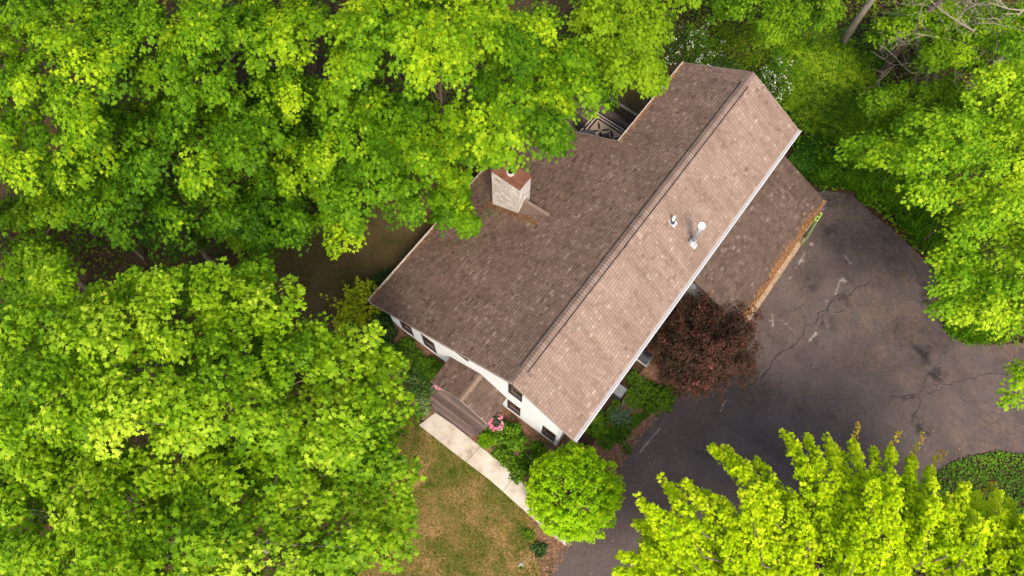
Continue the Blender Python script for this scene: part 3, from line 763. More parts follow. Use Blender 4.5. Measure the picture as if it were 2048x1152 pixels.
mb.face([(WU, YS - .3, .22), (WU, WY1, .22), (WU, WY1, under(WU)), (WU, YS - .3, under(WU))][::-1])
mb.face([(WU, WY1, .22), (0, WY1, .22), (0, WY1, under(0)), (WU, WY1, under(WU))]); mb.face([(0, WY1, .22), (WX1, WY1, .22), (WX1, WY1, under(WX1)), (0, WY1, under(0))])
mb.build("wall", M['wall'], house)
mb = MB()
mb.box(WX0 + .03, WY0 + .03, -.1, WX1 - .03, WY0 + .13, .215); mb.box(WX1 - .13, WY0 + .14, -.1, WX1 - .03, WY1, .215); mb.box(WX0 + .03, WY0 + .14, -.1, WX0 + .13, YS - .3, .215)
mb.build("foundation", M['foundation'], house)
mb = MB()   # corner boards
mb.box(WX1 - .10, WY0 - .022, .24, WX1 + .022, WY0 - .002, under(WX1) - .05); mb.build("corner_board", M['white'], house); mb = MB()
mb.box(WX0 - .02, WY0 - .022, .24, WX0 + .10, WY0 - .002, under(WX0) - .05)
mb.build("corner_board", M['white'], house)
for (X0, Z0, X1, Z1) in holes:
    mb = MB(); y = WY0; f = .055
    mb.box(X0, y - .012, Z0, X0 + f, y + .08, Z1); mb.box(X1 - f, y - .012, Z0, X1, y + .08, Z1); mb.box(X0 + f, y - .012, Z0, X1 - f, y + .08, Z0 + f); mb.box(X0 + f, y - .012, Z1 - f, X1 - f, y + .08, Z1)
    if X1 - X0 > 1: mb.box((X0 + X1) / 2 - .02, y - .01, Z0 + f, (X0 + X1) / 2 + .02, y + .07, Z1 - f)
    fr = mb.build("window", M['frame'], house)
    mb = MB(); mb.face([(X0 + f, y + .055, Z0 + f), (X1 - f, y + .055, Z0 + f), (X1 - f, y + .055, Z1 - f), (X0 + f, y + .055, Z1 - f)]); mb.build("pane", M['glass'], fr)
    mb = MB(); mb.box(X0 - .02, y - .035, Z0 - .045, X1 + .02, y - .003, Z0 - .004); mb.build("sill", M['white'], fr)
# chimney
CX0, CX1, CY0, CY1, CT = -6.535, -5.0, 7.10, 7.93, 6.93
def brickbox(name, x0, y0, x1, y1, z1, m, parent, extra=()):
    bm = bpy.data.meshes.new(name)
    zb = 2.4; c = [(x0, y0), (x1, y0), (x1, y1), (x0, y1)]
    nz = 14; Vv = []; r = np.random.default_rng(3)
    Ff = []; uv = []; per = [0, x1 - x0, x1 - x0 + y1 - y0, 2 * (x1 - x0) + y1 - y0, 2 * (x1 - x0 + y1 - y0)]
    for i in range(4):
        a = c[i]; b = c[(i + 1) % 4]; k = len(Vv)
        Vv += [(a[0], a[1], zb), (b[0], b[1], zb), (b[0], b[1], z1), (a[0], a[1], z1)]; Ff.append((k, k + 1, k + 2, k + 3))
        uv += [(per[i], zb), (per[i + 1], zb), (per[i + 1], z1), (per[i], z1)]
    for q in extra:
        k = len(Vv); Vv += [(q[0], q[1], q[2]), (q[3], q[1], q[2]), (q[3], q[4], q[2]), (q[0], q[4], q[2]), (q[0], q[1], q[5]), (q[3], q[1], q[5]), (q[3], q[4], q[5]), (q[0], q[4], q[5])]
        for fq in ((0, 3, 2, 1), (4, 5, 6, 7), (0, 1, 5, 4), (1, 2, 6, 5), (2, 3, 7, 6), (3, 0, 4, 7)): Ff.append(tuple(k + i for i in fq)); uv += [(0, 0)] * 4
    bm.from_pydata(Vv, [], Ff); [setattr(p_, 'material_index', 1) for p_ in bm.polygons[4:]]; u = bm.uv_layers.new(name="UVMap")
    for i, q in enumerate(uv): u.data[i].uv = q
    bm.update(); return link(name, bm, m, parent)
r = np.random.default_rng(8); proud = []
for i in range(110):
    z = 3.3 + .1 * int(r.integers(0, 35)) + .006
    if r.random() < .62:
        x = CX0 + .02 + .16 * int(r.integers(0, 8))
        if zl(x) + .1 < z < CT - .1: proud.append((x, CY0 - r.uniform(.008, .022), z, x + .3, CY0 - .001, z + .088))
    else:
        yy = CY0 + .02 + .16 * int(r.integers(0, 3))
        if zl(CX1) + .25 < z < CT - .1: proud.append((CX1 + .001, yy, z, CX1 + r.uniform(.008, .022), yy + .3, z + .088))
ch = brickbox("chimney", CX0, CY0, CX1, CY1, CT, [M['brick'], simple('pale_brick_face', (.62, .55, .48), .85, var=.15, scale=7)], house, proud)
mb = MB(); mb.box(CX0 - .03, CY0 - .03, CT + .001, CX1 + .03, CY1 + .03, CT + .045); mb.build("cap", M['rust'], ch, bevel=.008)
mb = MB(); mb.tube([(-5.80, 7.52, CT + .04), (-5.80, 7.52, CT + .20)], .19, 20); mb.tube([(-5.80, 7.52, CT + .19), (-5.80, 7.52, CT + .215)], .15, 16, 1); mb.build("flue", [M['beige'], M['black']], ch)
# cricket behind the chimney (small peaked saddle on the up-slope side)
ym = (CY0 + CY1) / 2; pk = Vector((CX1, ym, zl(CX1) + .72)); xe = -3.62; en = Vector((xe, ym, zl(xe) + .03))
mb = MB(); lowA = Vector((CX1, CY0 - .06, zl(CX1) + .02)); lowB = Vector((CX1, CY1 + .06, zl(CX1) + .02))
mb.face([lowA, en, pk], 0, .75); mb.face([lowB, pk, en], 0, .5)
mb.bar(pk + Vector((.0, 0, .012)), en + Vector((0, 0, .012)), .16, .02, 1)
mb.build("cricket", [M['shingle_garage'], M['cap']], ch)
# pipes on the sunny slope
fx, fy = 2.243, 9.856; fz = zl(fx)
mb = MB(); mb.tube([(fx, fy, fz - .05), (fx, fy, fz + 1.66)], .10, 16, 0)
mb.tube([(fx, fy, fz + 1.63), (fx, fy, fz + 1.68), (fx, fy, fz + 1.70), (fx, fy, fz + 1.80), (fx, fy, fz + 1.83)], [.09, .15, .165, .155, .10], 20, 1)
fl = mb.build("flue_pipe", [M['galv'], M['pvc']], roofR, True)
mb = MB(); mb.tube([(fx, fy, fz - .02), (fx, fy, fz + .10), (fx, fy, fz + .26)], [.17, .14, .09], 18, 0); mb.tube([(fx, fy, fz + .25), (fx, fy, fz + .30)], [.15, .12], 18, 0)
slab(mb, (fx - .10, fy - .13, zl(fx - .10) + .03), (0, 1, 0), dR, .26, .40, .012)
mb.build("flashing", M['flashing'], fl)
sx2, sy2 = 1.08, 9.83; sz2 = zl(sx2)
mb = MB(); mb.tube([(sx2, sy2, sz2 - .05), (sx2, sy2, sz2 + .50)], .055, 14); sp_ = mb.build("vent_pipe", M['pvc'], roofR, True)
mb = MB(); mb.tube([(sx2, sy2, sz2 - .02), (sx2, sy2, sz2 + .14)], [.13, .075], 16, 1); slab(mb, (sx2 - .10, sy2 - .14, zl(sx2 - .10) + .03), (0, 1, 0), dR, .28, .36, .012, 0); mb.build("flashing", [M['flashing'], M['boot']], sp_)
# garage wing
GX_, GZ, GY0, GY1, GS = 6.02, 2.70, 9.44, 17.63, .494
gk = math.sqrt(1 + GS * GS); dG = (1, 0, -GS); gl = (GX_ - WX1) * gk; gtop = GZ + (GX_ - WX1) * GS
mb = MB(); slab(mb, (WX1 + .005, GY0, gtop - .02), (0, 1, 0), dG, GY1 - GY0, gl, .14); rg = mb.build("garage_roof", M['underlay'], house)
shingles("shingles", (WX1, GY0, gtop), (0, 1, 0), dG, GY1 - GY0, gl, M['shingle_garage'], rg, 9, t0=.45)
mb = MB(); mb.box(WX1 + .003, 16.0, gtop, WX1 + .02, 16.01, gtop + .01)
gutter("gutter", GX_, GY0 - .02, GY1 + .02, GZ, 1, M['guard'], rg, .10, False, M['white'])
mb = MB(); gw = 5.45
mb.box(WX1 + .01, GY0 + .3, -.05, gw, GY0 + .42, 2.45)
mb.face([(WX1, GY0 + .3, 2.45), (gw, GY0 + .3, 2.45), (gw, GY0 + .3, GZ + (GX_ - gw) * GS - .17), (WX1, GY0 + .3, gtop - .17)])
mb.box(WX1 + .01, GY1 - .42, -.05, gw, GY1 - .3, 2.45)
mb.face([(WX1, GY1 - .3, 2.45), (gw, GY1 - .3, 2.45), (gw, GY1 - .3, GZ + (GX_ - gw) * GS - .17), (WX1, GY1 - .3, gtop - .17)][::-1])
for a, b in ((GY0 + .43, 11.2), (13.7, 14.1), (16.6, GY1 - .43)): mb.box(gw - .12, a, -.05, gw, b, 2.45)
mb.box(gw - .12, 11.2, 2.2, gw, 13.7, 2.45); mb.box(gw - .12, 14.1, 2.2, gw, 16.6, 2.45)
mb.build("garage_wall", M['siding'], house)
for a, b in ((11.2, 13.7), (14.1, 16.6)):
    mb = MB()
    for k in range(4): mb.box(gw - .10, a + .01, .02 + k * .545, gw - .05, b - .01, .02 + k * .545 + .53)
    mb.build("garage_door", M['white'], house)
# porch roof over the front door
PX, PZ = -1.95, 3.39; PXL, PXR = -3.74, -.50; PY = -1.15; ps = .615; pk_ = math.sqrt(1 + ps * ps)
mb = MB(); Lp = WY0 - PY - .005
slab(mb, (PX, PY, PZ - .02), (0, 1, 0), (1, 0, -ps), Lp, (PXR - PX) * pk_, .10); slab(mb, (PX, PY, PZ - .02), (0, 1, 0), (-1, 0, -ps), Lp, (PX - PXL) * pk_, .10)
pr = mb.build("porch_roof", M['underlay'], house)
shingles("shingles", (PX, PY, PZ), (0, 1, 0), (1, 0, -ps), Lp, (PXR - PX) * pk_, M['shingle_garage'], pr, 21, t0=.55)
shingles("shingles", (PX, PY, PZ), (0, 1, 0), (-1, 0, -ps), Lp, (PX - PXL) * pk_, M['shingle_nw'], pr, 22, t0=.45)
mb = MB(); y = PY
while y < WY0 - .02:
    y2 = min(WY0 - .004, y + .14)
    for s_ in (-1, 1):
        p = [(PX, y, PZ + .02), (PX, y2, PZ + .032), (PX + s_ * .15, y2, PZ - ps * .15 + .032), (PX + s_ * .15, y, PZ - ps * .15 + .02)]; mb.face(p if s_ < 0 else p[::-1], 0, random.random())
    y = y2
mb.build("ridge_cap", M['cap'], pr)
for s_, xe_ in ((1, PXR), (-1, PXL)):
    mb = MB(); a = Vector((PX, PY - .012, PZ - .05)); b = Vector((xe_, PY - .012, PZ - ps * abs(xe_ - PX) - .05)); mb.bar(a, b, .02, .08); mb.build("rake_board", M['rake'], pr)
for x_ in (-3.45, -.72):
    mb = MB(); mb.box(x_ - .05, PY + .12, .36, x_ + .05, PY + .22, PZ - ps * abs(x_ - PX) - .12); mb.build("porch_post", M['rail_wood'], house)
mb = MB(); mb.box(-2.45, WY0 - .02, .38, -1.45, WY0 - .003, 2.45); mb.build("front_door", simple('dark_door', (.10, .05, .04), .5), house)
# dry leaves lying in the gutters and valleys
def leaf_pile(name, pts_fn, n, size, seed, parent, tint=.55):
    r = np.random.default_rng(seed); P = pts_fn(r, n); n = len(P)
    tip = r.normal(0, 1, (n, 3)); tip[:, 2] *= .3; nr = r.normal(0, .5, (n, 3)); nr[:, 2] += 1
    o = link(name, flat_mesh(name, P, tip, nr, size * (1 + r.normal(0, .3, n)).clip(.4, 2), tint + r.normal(0, .22, n), OVAL), M['litter'], parent); o["kind"] = "stuff"; return o
def gar(r, n):
    y = GY0 + .3 + (GY1 - GY0 - .3) * r.random(n); dens = fbm(y * 1.4, y * 0, 3); wd_ = (.10 + .34 * dens) * np.clip((GY1 - y) / 1.2, .35, 1)
    back = np.abs(r.normal(0, .5, n)) * wd_; x = GX_ + .085 - back
    return np.column_stack([x, y, GZ + np.maximum(GX_ - x, 0) * GS + .02 + .05 * r.random(n) * np.exp(-back * 6)])
leaf_pile("leaf_litter", gar, 6500, .055, 31, rg, .62)
def lft(r, n):
    y = r.random(n) * YS; d_ = np.clip((fbm(y * .8 + 4, y * 0 + 2, 3) - .35) * 3, .05, 1); keep = r.random(n) < d_; y = y[keep]; x = XL - .05 + np.abs(r.normal(0, .12, len(y)))
    return np.column_stack([x, y, zl(XL) + np.maximum(x - XL, 0) * PT + .02 + .03 * r.random(len(y))])
leaf_pile("leaf_litter", lft, 2600, .05, 32, roofL, .45)
def lft2(r, n):
    y = YS + r.random(n) * (YL - YS); x = XU - .05 + np.abs(r.normal(0, .06, n)); return np.column_stack([x, y, zl(XU) + np.maximum(x - XU, 0) * PT + .02 + .03 * r.random(n)])
leaf_pile("leaf_litter", lft2, 1000, .05, 33, roofL, .6)
def chl(r, n):
    k = n // 3
    a = np.column_stack([r.uniform(CX0 - .3, CX1 + 1.2, n), CY0 - np.abs(r.normal(.03, .16, n))])
    b = np.column_stack([r.uniform(-8.2, -6.2, k * 2), r.uniform(3.8, 8.5, k * 2)])
    b = b[(fbm(b[:, 0] * 1.5, b[:, 1] * 1.5) > .47)]
    P = np.vstack([a, b]); return np.column_stack([P, zl(0) - PT * np.abs(P[:, 0]) + .03 + .02 * r.random(len(P))])
leaf_pile("leaf_litter", chl, 900, .045, 34, roofL, .35)
def rooflitter(r, n):
    y = r.random(n * 3) * YL; x = -r.random(n * 3) * 8.3; k = (x > XU) | (y < YS); near = np.exp(-np.hypot(x + 7.5, (y - 9) * .6) / 1.6) + .5 * np.exp(-np.abs(x - XU + 0) / .4) * (y > YS) + .035
    k &= (r.random(n * 3) < near) & ~((x > CX0 - .1) & (x < CX1 + .1) & (y > CY0 - .1) & (y < CY1 + .1)); x, y = x[k][:n], y[k][:n]
    return np.column_stack([x, y, zl(0) - PT * np.abs(x) + .03])
leaf_pile("leaf_litter", rooflitter, 1500, .05, 36, roofL, .4)
def rooflitter2(r, n):
    y = r.random(n) * YL; x = r.random(n) * 3.0; return np.column_stack([x, y, zl(0) - PT * x + .024])
leaf_pile("leaf_litter", rooflitter2, 90, .05, 37, roofR, .6)
r = np.random.default_rng(35); n = 5200; P = np.column_stack([r.normal(-6.9, .75, n), r.normal(6.0, 1.4, n)]); P = P[(P[:, 0] > XL) & (P[:, 1] < CY0 - .0) & (fbm(P[:, 0] * 2, P[:, 1] * 2, 3) > .5)]
P = np.column_stack([P, ZR - PT * np.abs(P[:, 0]) + .028]); n = len(P)
mo = link("moss", flat_mesh("moss", P, r.normal(0, 1, (n, 3)) * [1, 1, .2], np.tile([[0, 0, 1.]], (n, 1)), np.full(n, .035), r.normal(.25, .15, n), OVAL), M['shrub'], roofL); mo["kind"] = "stuff"

# ================================================================== THINGS ROUND THE HOUSE
# front steps
st_ = empty("front_steps", (0, 0, 0), "brown board entry deck and steps between the front door and the pale walkway", "steps")
def boards(name, poly, z0, z1, y0, y1, m, parent, wd=.138, gap=.008, along='x'):
    """boards along x clipped by a convex outline"""
    mb = MB(); y = y0; r = np.random.default_rng(int(z1 * 1000) + 3); n = len(poly)
    def span(yy):
        xs = []
        for i in range(n):
            a = poly[i]; b = poly[(i + 1) % n]
            if (a[1] > yy) != (b[1] > yy): xs.append(a[0] + (yy - a[1]) * (b[0] - a[0]) / (b[1] - a[1]))
        return (min(xs), max(xs)) if len(xs) >= 2 else None
    while y < y1:
        a = span(y + .004); b = span(min(y + wd, y1) - .004)
        if a and b:
            p = [(a[0], y), (a[1], y), (b[1], min(y + wd, y1)), (b[0], min(y + wd, y1))]; mb.prism(p, z0, z1 + r.uniform(0, .004), 0, float(r.random()))
        y += wd + gap
    return mb.build(name, m, parent)
boards("deck_board", [(-4.02, .29), (-4.02, -1.16), (-3.62, -1.58), (-1.15, -1.56), (-.70, -1.2), (-.66, .29)], .32, .36, -1.58, .29, M['deck'], st_)
boards("step_board", [(-3.98, -1.16), (-3.28, -1.93), (-1.16, -1.86), (-.68, -1.42), (-.68, -1.16)], .12, .16, -1.93, -1.20, M['deck'], st_)
mb = MB(); mb.prism([(-3.96, .25), (-3.96, -1.14), (-3.60, -1.52), (-1.18, -1.50), (-.74, -1.17), (-.72, .25)], -.02, .315); mb.prism([(-3.92, -1.16), (-3.26, -1.88), (-1.18, -1.81), (-.74, -1.40), (-.74, -1.20)], -.02, .115); mb.build("step_frame", M['deck'], st_)
# hanging baskets
def basket(label, x, y, z, seed):
    r = np.random.default_rng(seed); b = empty("hanging_basket", (x, y, z), label, "flower basket", "pink flower baskets hung at the porch corners")
    mb = MB(); mb.tube([(0, 0, -.22), (0, 0, -.12), (0, 0, 0)], [.10, .17, .2], 16); 
    for k in range(3): a = k * 2.09; mb.tube([(.19 * math.cos(a), .19 * math.sin(a), 0), (0, 0, .5)], .005, 4)
    mb.build("pot", M['rail_wood'], b)
    n = 520; a = r.random(n) * 6.283; q = np.sqrt(r.random(n)) * .33
    pos = np.column_stack([q * np.cos(a), q * np.sin(a), .06 - .5 * q ** 2 + r.normal(0, .03, n)])
    link("foliage", flat_mesh("foliage", pos, pos * [1, 1, 0] + r.normal(0, .2, (n, 3)), np.tile([[0, 0, 1.]], (n, 1)) + r.normal(0, .4, (n, 3)), np.full(n, .06), r.normal(.35, .2, n), OVAL), M['dark_shrub'], b)
    n = 82; a = r.random(n) * 6.283; a = a[np.abs(((a - 2.4 + 3.14) % 6.283) - 3.14) > .45]; n = len(a); q = r.uniform(.22, .38, n)
    c = np.column_stack([q * np.cos(a), q * np.sin(a), .10 - .8 * (q - .1) ** 2]); k = 7
    P = np.repeat(c, k, 0) + r.normal(0, .018, (n * k, 3)); 
    link("flowers", flat_mesh("flowers", P, r.normal(0, 1, (n * k, 3)) * [1, 1, .3], np.tile([[0, 0, 1.]], (n * k, 1)) + r.normal(0, .25, (n * k, 3)), np.full(n * k, .055), np.repeat(r.random(n), k) * .6 + r.random(n * k) * .4, OVAL, 1.4), M['pink'], b)
    mb = MB(); mb.tube([(0, 0, .5), (-.05, .25, .56), (-.1, .6, .5)], .008, 5); mb.build("bracket", M['iron'], b); return b
p = at(993, 846, 2.1); basket("round basket of pink and white flowers hanging at the porch roof's right corner", p[0], p[1], 2.1, 1)
p = at(886, 764, 2.0); basket("flower basket almost hidden under the left corner of the porch roof", p[0] - .02, p[1] - .05, 2.0, 2)
# air conditioner
ac = empty("air_conditioner", (3.32, 6.45, 0), "dark grey outdoor air conditioner with round fan top beside the burgundy tree", "air conditioner")
mb = MB(); mb.box(-.36, -.36, .0, .36, .36, .06); mb.build("base_pad", M['foundation'], ac)
mb = MB(); mb.box(-.30, -.30, .06, .30, .30, .80)
for k in range(16):
    mb.box(-.312, -.29, .10 + k * .042, -.302, .29, .12 + k * .042); mb.box(-.29, -.312, .10 + k * .042, .29, -.302, .12 + k * .042); mb.box(.302, -.29, .10 + k * .042, .312, .29, .12 + k * .042)
mb.build("cabinet", M['ac_grey'], ac, bevel=.02)
mb = MB(); mb.box(-.32, -.32, .801, .32, .32, .84); mb.build("top_plate", M['ac_grey'], ac, bevel=.03)
mb = MB()
for k in range(7): 
    q = .05 + k * .035
    mb.tube([(q * math.cos(j * .2618), q * math.sin(j * .2618), .865 + .04 * (1 - q / .28)) for j in range(25)], .006, 4)
for k in range(12): a = k * .5236; mb.tube([(.05 * math.cos(a), .05 * math.sin(a), .90), (.27 * math.cos(a), .27 * math.sin(a), .85)], .005, 4)
mb.tube([(0, 0, .85), (0, 0, .93)], [.13, .11], 16)
mb.build("fan_grille", M['iron'], ac)
bx = empty("utility_box", (3.30, 4.13, 0), "low grey utility box with a flat lid standing in the mulch below the gutter", "utility box")
mb = MB(); mb.box(-.24, -.24, 0, .24, .24, .72); mb.build("cabinet", M['ac_grey'], bx, bevel=.02)
mb = MB(); mb.box(-.27, -.28, .722, .27, .28, .79); mb.build("lid", M['box_grey'], bx, bevel=.03)
# lime green stepladder standing at the garage corner
ld = empty("stepladder", (6.24, 16.72, 0.03), "lime green stepladder standing folded against the garage gutter", "ladder")
mb = MB()
for s_ in (-1, 1): mb.bar((.30, s_ * .27, 0), (.02, s_ * .22, 2.55), .03, .075)
mb.build("front_rail", M['green_side'], ld)
mb = MB()
for s_ in (-1, 1): mb.bar((-.10, s_ * .24, 0), (-.04, s_ * .20, 2.5), .03, .05)
mb.build("rear_rail", M['green_side'], ld)
mb = MB()
for k in range(1, 8): z = k * .3; x = .30 - .28 * z / 2.55; mb = MB(); mb.box(x - .05, -.24, z, x + .04, .24, z + .025); mb.build("step", M['galv'], ld)
mb = MB()
for q in ((-.07, -.26, .07, -.22), (-.07, .22, .07, .26), (.04, -.22, .075, .22), (-.075, -.22, -.045, .02), (-.04, -.02, .04, .02)): mb.box(q[0], q[1], 2.56, q[2], q[3], 2.60)
mb.box(-.04, -.22, 2.53, .04, -.02, 2.555, 1); mb.build("top_cap", [M['green_paint'], M['black']], ld)
# back deck with railing, rug, chairs, table
dk = empty("back_deck", (0, 0, 0), "dark brown back deck with iron balusters in the notch behind the low roof", "deck")
DZ = .60; DX0, DX1, DY0, DY1 = -8.6, -2.56, YS - .28, 16.88
mb = MB(); y = DY0; r = np.random.default_rng(4)
while y < DY1: mb.box(DX0, y, DZ - .035, DX1, min(y + .138, DY1), DZ + r.uniform(0, .004), 0, float(r.random())); y += .146
mb.box(DX0 + .05, DY0 + .03, .1, DX1 - .05, DY1 - .03, DZ - .04); mb.build("deck_board", M['deck'], dk)
mb = MB(); mb.box(DX0, DY1 - .12, DZ + .93, DX1 - .0, DY1 + .03, DZ + .965); mb.box(DX0 - .02, DY0, DZ + .93, DX0 + .13, DY1 - .13, DZ + .965); mb.build("top_rail", M['rail_wood'], dk)
mb = MB(); x = DX1 - .1
while x > DX0: mb.box(x - .01, DY1 - .06, DZ + .06, x + .01, DY1 - .04, DZ + .93); x -= .115
y = DY1 - .15
while y > DY0: mb.box(DX0 + .04, y - .01, DZ + .06, DX0 + .06, y + .01, DZ + .93); y -= .115
mb.box(DX0, DY1 - .065, DZ + .06, DX1, DY1 - .035, DZ + .09); mb.box(DX0, DY1 - .065, DZ + .87, DX1, DY1 - .035, DZ + .90)
bal = mb.build("baluster", M['iron'], dk); bal["kind"] = "stuff"
for x in (-8.55, -6.7, -4.85, -3.0):
    mb = MB(); mb.box(x - .05, DY1 - .10, DZ, x + .05, DY1, DZ + .925); mb.build("post", M['deck'], dk)
rz = DZ + .008
pc = [at(1186, 226, DZ), at(1276, 281, DZ)]
RX0, RX1, RY0, RY1 = -6.6, -3.0, 12.75, 16.35
mb = MB(); mb.box(RX0, RY0, rz, RX1, RY1, rz + .012, 0)
for k, m_ in ((.0, 1), (.11, 2), (.17, 1), (.28, 2), (.34, 1)):
    w2 = .11 if m_ == 1 else .06; z2 = rz + .016
    a, b, c_, d_ = RX0 + k, RX1 - k, RY0 + k, RY1 - k
    mb.face([(a, d_ - w2, z2), (b, d_ - w2, z2), (b, d_, z2), (a, d_, z2)], m_); mb.face([(a, c_, z2), (b, c_, z2), (b, c_ + w2, z2), (a, c_ + w2, z2)], m_)
    mb.face([(a, c_ + w2, z2), (a + w2, c_ + w2, z2), (a + w2, d_ - w2, z2), (a, d_ - w2, z2)], m_); mb.face([(b - w2, c_ + w2, z2), (b, c_ + w2, z2), (b, d_ - w2, z2), (b - w2, d_ - w2, z2)], m_)
g_ = .60; cxr, cyr = (RX0 + RX1) / 2, (RY0 + RY1) / 2
for i in range(-6, 7):
    for j in range(-6, 7):
        for (ux, uy) in ((.7071, .7071), (-.7071, .7071)):
            X_ = cxr + (i * .7071 - j * .7071) * g_; Y_ = cyr + (i * .7071 + j * .7071) * g_
            mx, my = X_ + ux * g_ / 2, Y_ + uy * g_ / 2
            if not (RX0 + .68 < mx < RX1 - .68 and RY0 + .68 < my < RY1 - .68): continue
            P_ = []
            for k in range(10):
                a = 2 * math.pi * k / 10; l_ = .26 * math.cos(a); s_ = .07 * math.sin(a) * (1 - .3 * abs(math.cos(a)))
                P_.append((mx + ux * l_ - uy * s_, my + uy * l_ + ux * s_, rz + .020))
            mb.face(P_, 1)
rug = mb.build("outdoor_rug", [M['rug'], M['rug_dark'], M['rug_white']]); tag(rug, "tan outdoor rug with dark petal pattern and striped border on the back deck", "rug")
def chair(label, x, y, rot):
    c = empty("patio_chair", (x, y, DZ + .022), label, "chair", "black iron patio chairs on the deck rug"); c.rotation_euler = (0, 0, rot)
    for sx_ in (-.24, .24):
        for sy_ in (-.22, .22):
            mb = MB(); mb.tube([(sx_ * 1.08, sy_ * 1.1, 0), (sx_, sy_, .42)], .014, 6); mb.build("leg", M['iron'], c)
    mb = MB()
    for k in range(8): mb.box(-.24, -.22 + k * .06, .42, .24, -.18 + k * .06, .435)
    mb.box(-.26, -.24, .415, -.24, .26, .44); mb.box(.24, -.24, .415, .26, .26, .44); mb.build("seat", M['iron'], c)
    mb = MB(); top = []
    for k in range(9):
        t_ = k / 8; x_ = -.25 + .5 * t_; top.append((x_, .36 , .92 + .10 * math.sin(math.pi * t_)))
    mb.tube(top, .016, 6); mb.tube([(-.25, .24, .43), (-.25, .36, .92)], .016, 6); mb.tube([(.25, .24, .43), (.25, .36, .92)], .016, 6); mb.tube([(-.25, .27, .52), (.25, .27, .52)], .012, 6)
    for k in range(1, 8):
        t_ = k / 8; x_ = -.25 + .5 * t_; mb.tube([(x_, .27, .52), (x_, .36, .92 + .10 * math.sin(math.pi * t_))], .010, 5)
    mb.build("backrest", M['iron'], c)
    for s_ in (-1, 1): mb = MB(); mb.tube([(s_ * .25, .30, .68), (s_ * .29, .05, .66), (s_ * .28, -.2, .64), (s_ * .25, -.22, .43)], .014, 6); mb.build("armrest", M['iron'], c)
    return c
p = at(1161, 246, DZ + .7); chair("black slatted iron chair at the deck's far left, half in the maple's shade", p[0], p[1], 1.2)
p = at(1213, 266, DZ + .75); chair("black slatted iron chair on the rug nearest to the roof edge", p[0], p[1] - .1, -2.3)
p = at(1176, 274, DZ + .7); tb = empty("patio_table", (p[0], p[1], DZ + .022), "slate grey patio table between the two black chairs", "table")
mb = MB(); mb.prism([(.46 * math.cos(k * math.pi / 4 + .39), .46 * math.sin(k * math.pi / 4 + .39)) for k in range(8)], .69, .72); mb.build("table_top", M['slate'], tb, bevel=.008)
for k in range(4):
    a = k * math.pi / 2 + .785; mb = MB(); mb.tube([(.36 * math.cos(a), .36 * math.sin(a), 0), (.28 * math.cos(a), .28 * math.sin(a), .69)], .018, 6); mb.build("leg", M['iron'], tb)

# ================================================================== GROUND COVER
r = np.random.default_rng(50)
holes_l = []
q = scatter(lawn, 46000, r); n = len(q)
mott = fbm(q[:, 0] * .7 + 5, q[:, 1] * .7, 4) * .6 + fbm(q[:, 0] * 3, q[:, 1] * 3 + 8, 3) * .4
pos = np.column_stack([q, np.full(n, .02)]); tip = np.column_stack([r.normal(0, .6, (n, 2)), np.full(n, .7)]); nr = np.column_stack([r.normal(0, 1, (n, 2)), np.full(n, .6)])
o = link("grass", flat_mesh("grass", pos, tip, nr, .075 * r.uniform(.6, 1.4, n), (mott - .5) * 4.2 + .55 + r.normal(0, .14, n), DIAM, .5), M['grass']); tag(o, "short mottled tan and green grass left of the walkway", "grass", None, "stuff")
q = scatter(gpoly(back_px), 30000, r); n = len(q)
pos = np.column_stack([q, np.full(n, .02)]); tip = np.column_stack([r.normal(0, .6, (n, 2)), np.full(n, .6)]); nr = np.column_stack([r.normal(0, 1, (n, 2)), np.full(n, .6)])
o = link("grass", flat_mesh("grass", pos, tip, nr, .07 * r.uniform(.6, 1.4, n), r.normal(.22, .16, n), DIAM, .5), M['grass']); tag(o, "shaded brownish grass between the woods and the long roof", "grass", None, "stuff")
walkpoly = [tuple(p) for p in RU] + [tuple(p) for p in RL[::-1]]
q = scatter(mulch, 26000, r, [walkpoly]); n = len(q)
o = link("mulch_chips", flat_mesh("mulch_chips", np.column_stack([q, .014 + .03 * r.random(n)]), r.normal(0, 1, (n, 3)) * [1, 1, .25], np.column_stack([r.normal(0, .4, (n, 2)), np.ones(n)]), .07 * r.uniform(.5, 1.5, n), r.normal(.5, .22, n), STRIP, .35), M['chip']); tag(o, "reddish brown wood chips round the front beds", "mulch", None, "stuff")
n = len(DRIVE_LEAVES); r = np.random.default_rng(78)
o = link("leaf_litter", flat_mesh("leaf_litter", np.column_stack([DRIVE_LEAVES, .022 + .01 * r.random(n)]), r.normal(0, 1, (n, 3)) * [1, 1, .2], np.column_stack([r.normal(0, .3, (n, 2)), np.ones(n)]), .06 * r.uniform(.4, 1.5, n), r.normal(.5, .3, n), OVAL), M['litter']); tag(o, "dry brown leaf bits blown along the driveway's edges", "leaf litter", None, "stuff")
wood_px = [(-300, -150), (1400, -150), (1400, 120), (1100, 200), (860, 330), (600, 430), (520, 640), (600, 760), (740, 860), (700, 1260), (-300, 1260)]
right_px = [(1380, -200), (2300, -300), (2400, 700), (2000, 690), (1940, 680), (1895, 640), (1895, 600), (1850, 520), (1740, 425), (1700, 386), (1640, 384), (1600, 340), (1560, 260), (1510, 170), (1370, 130)]
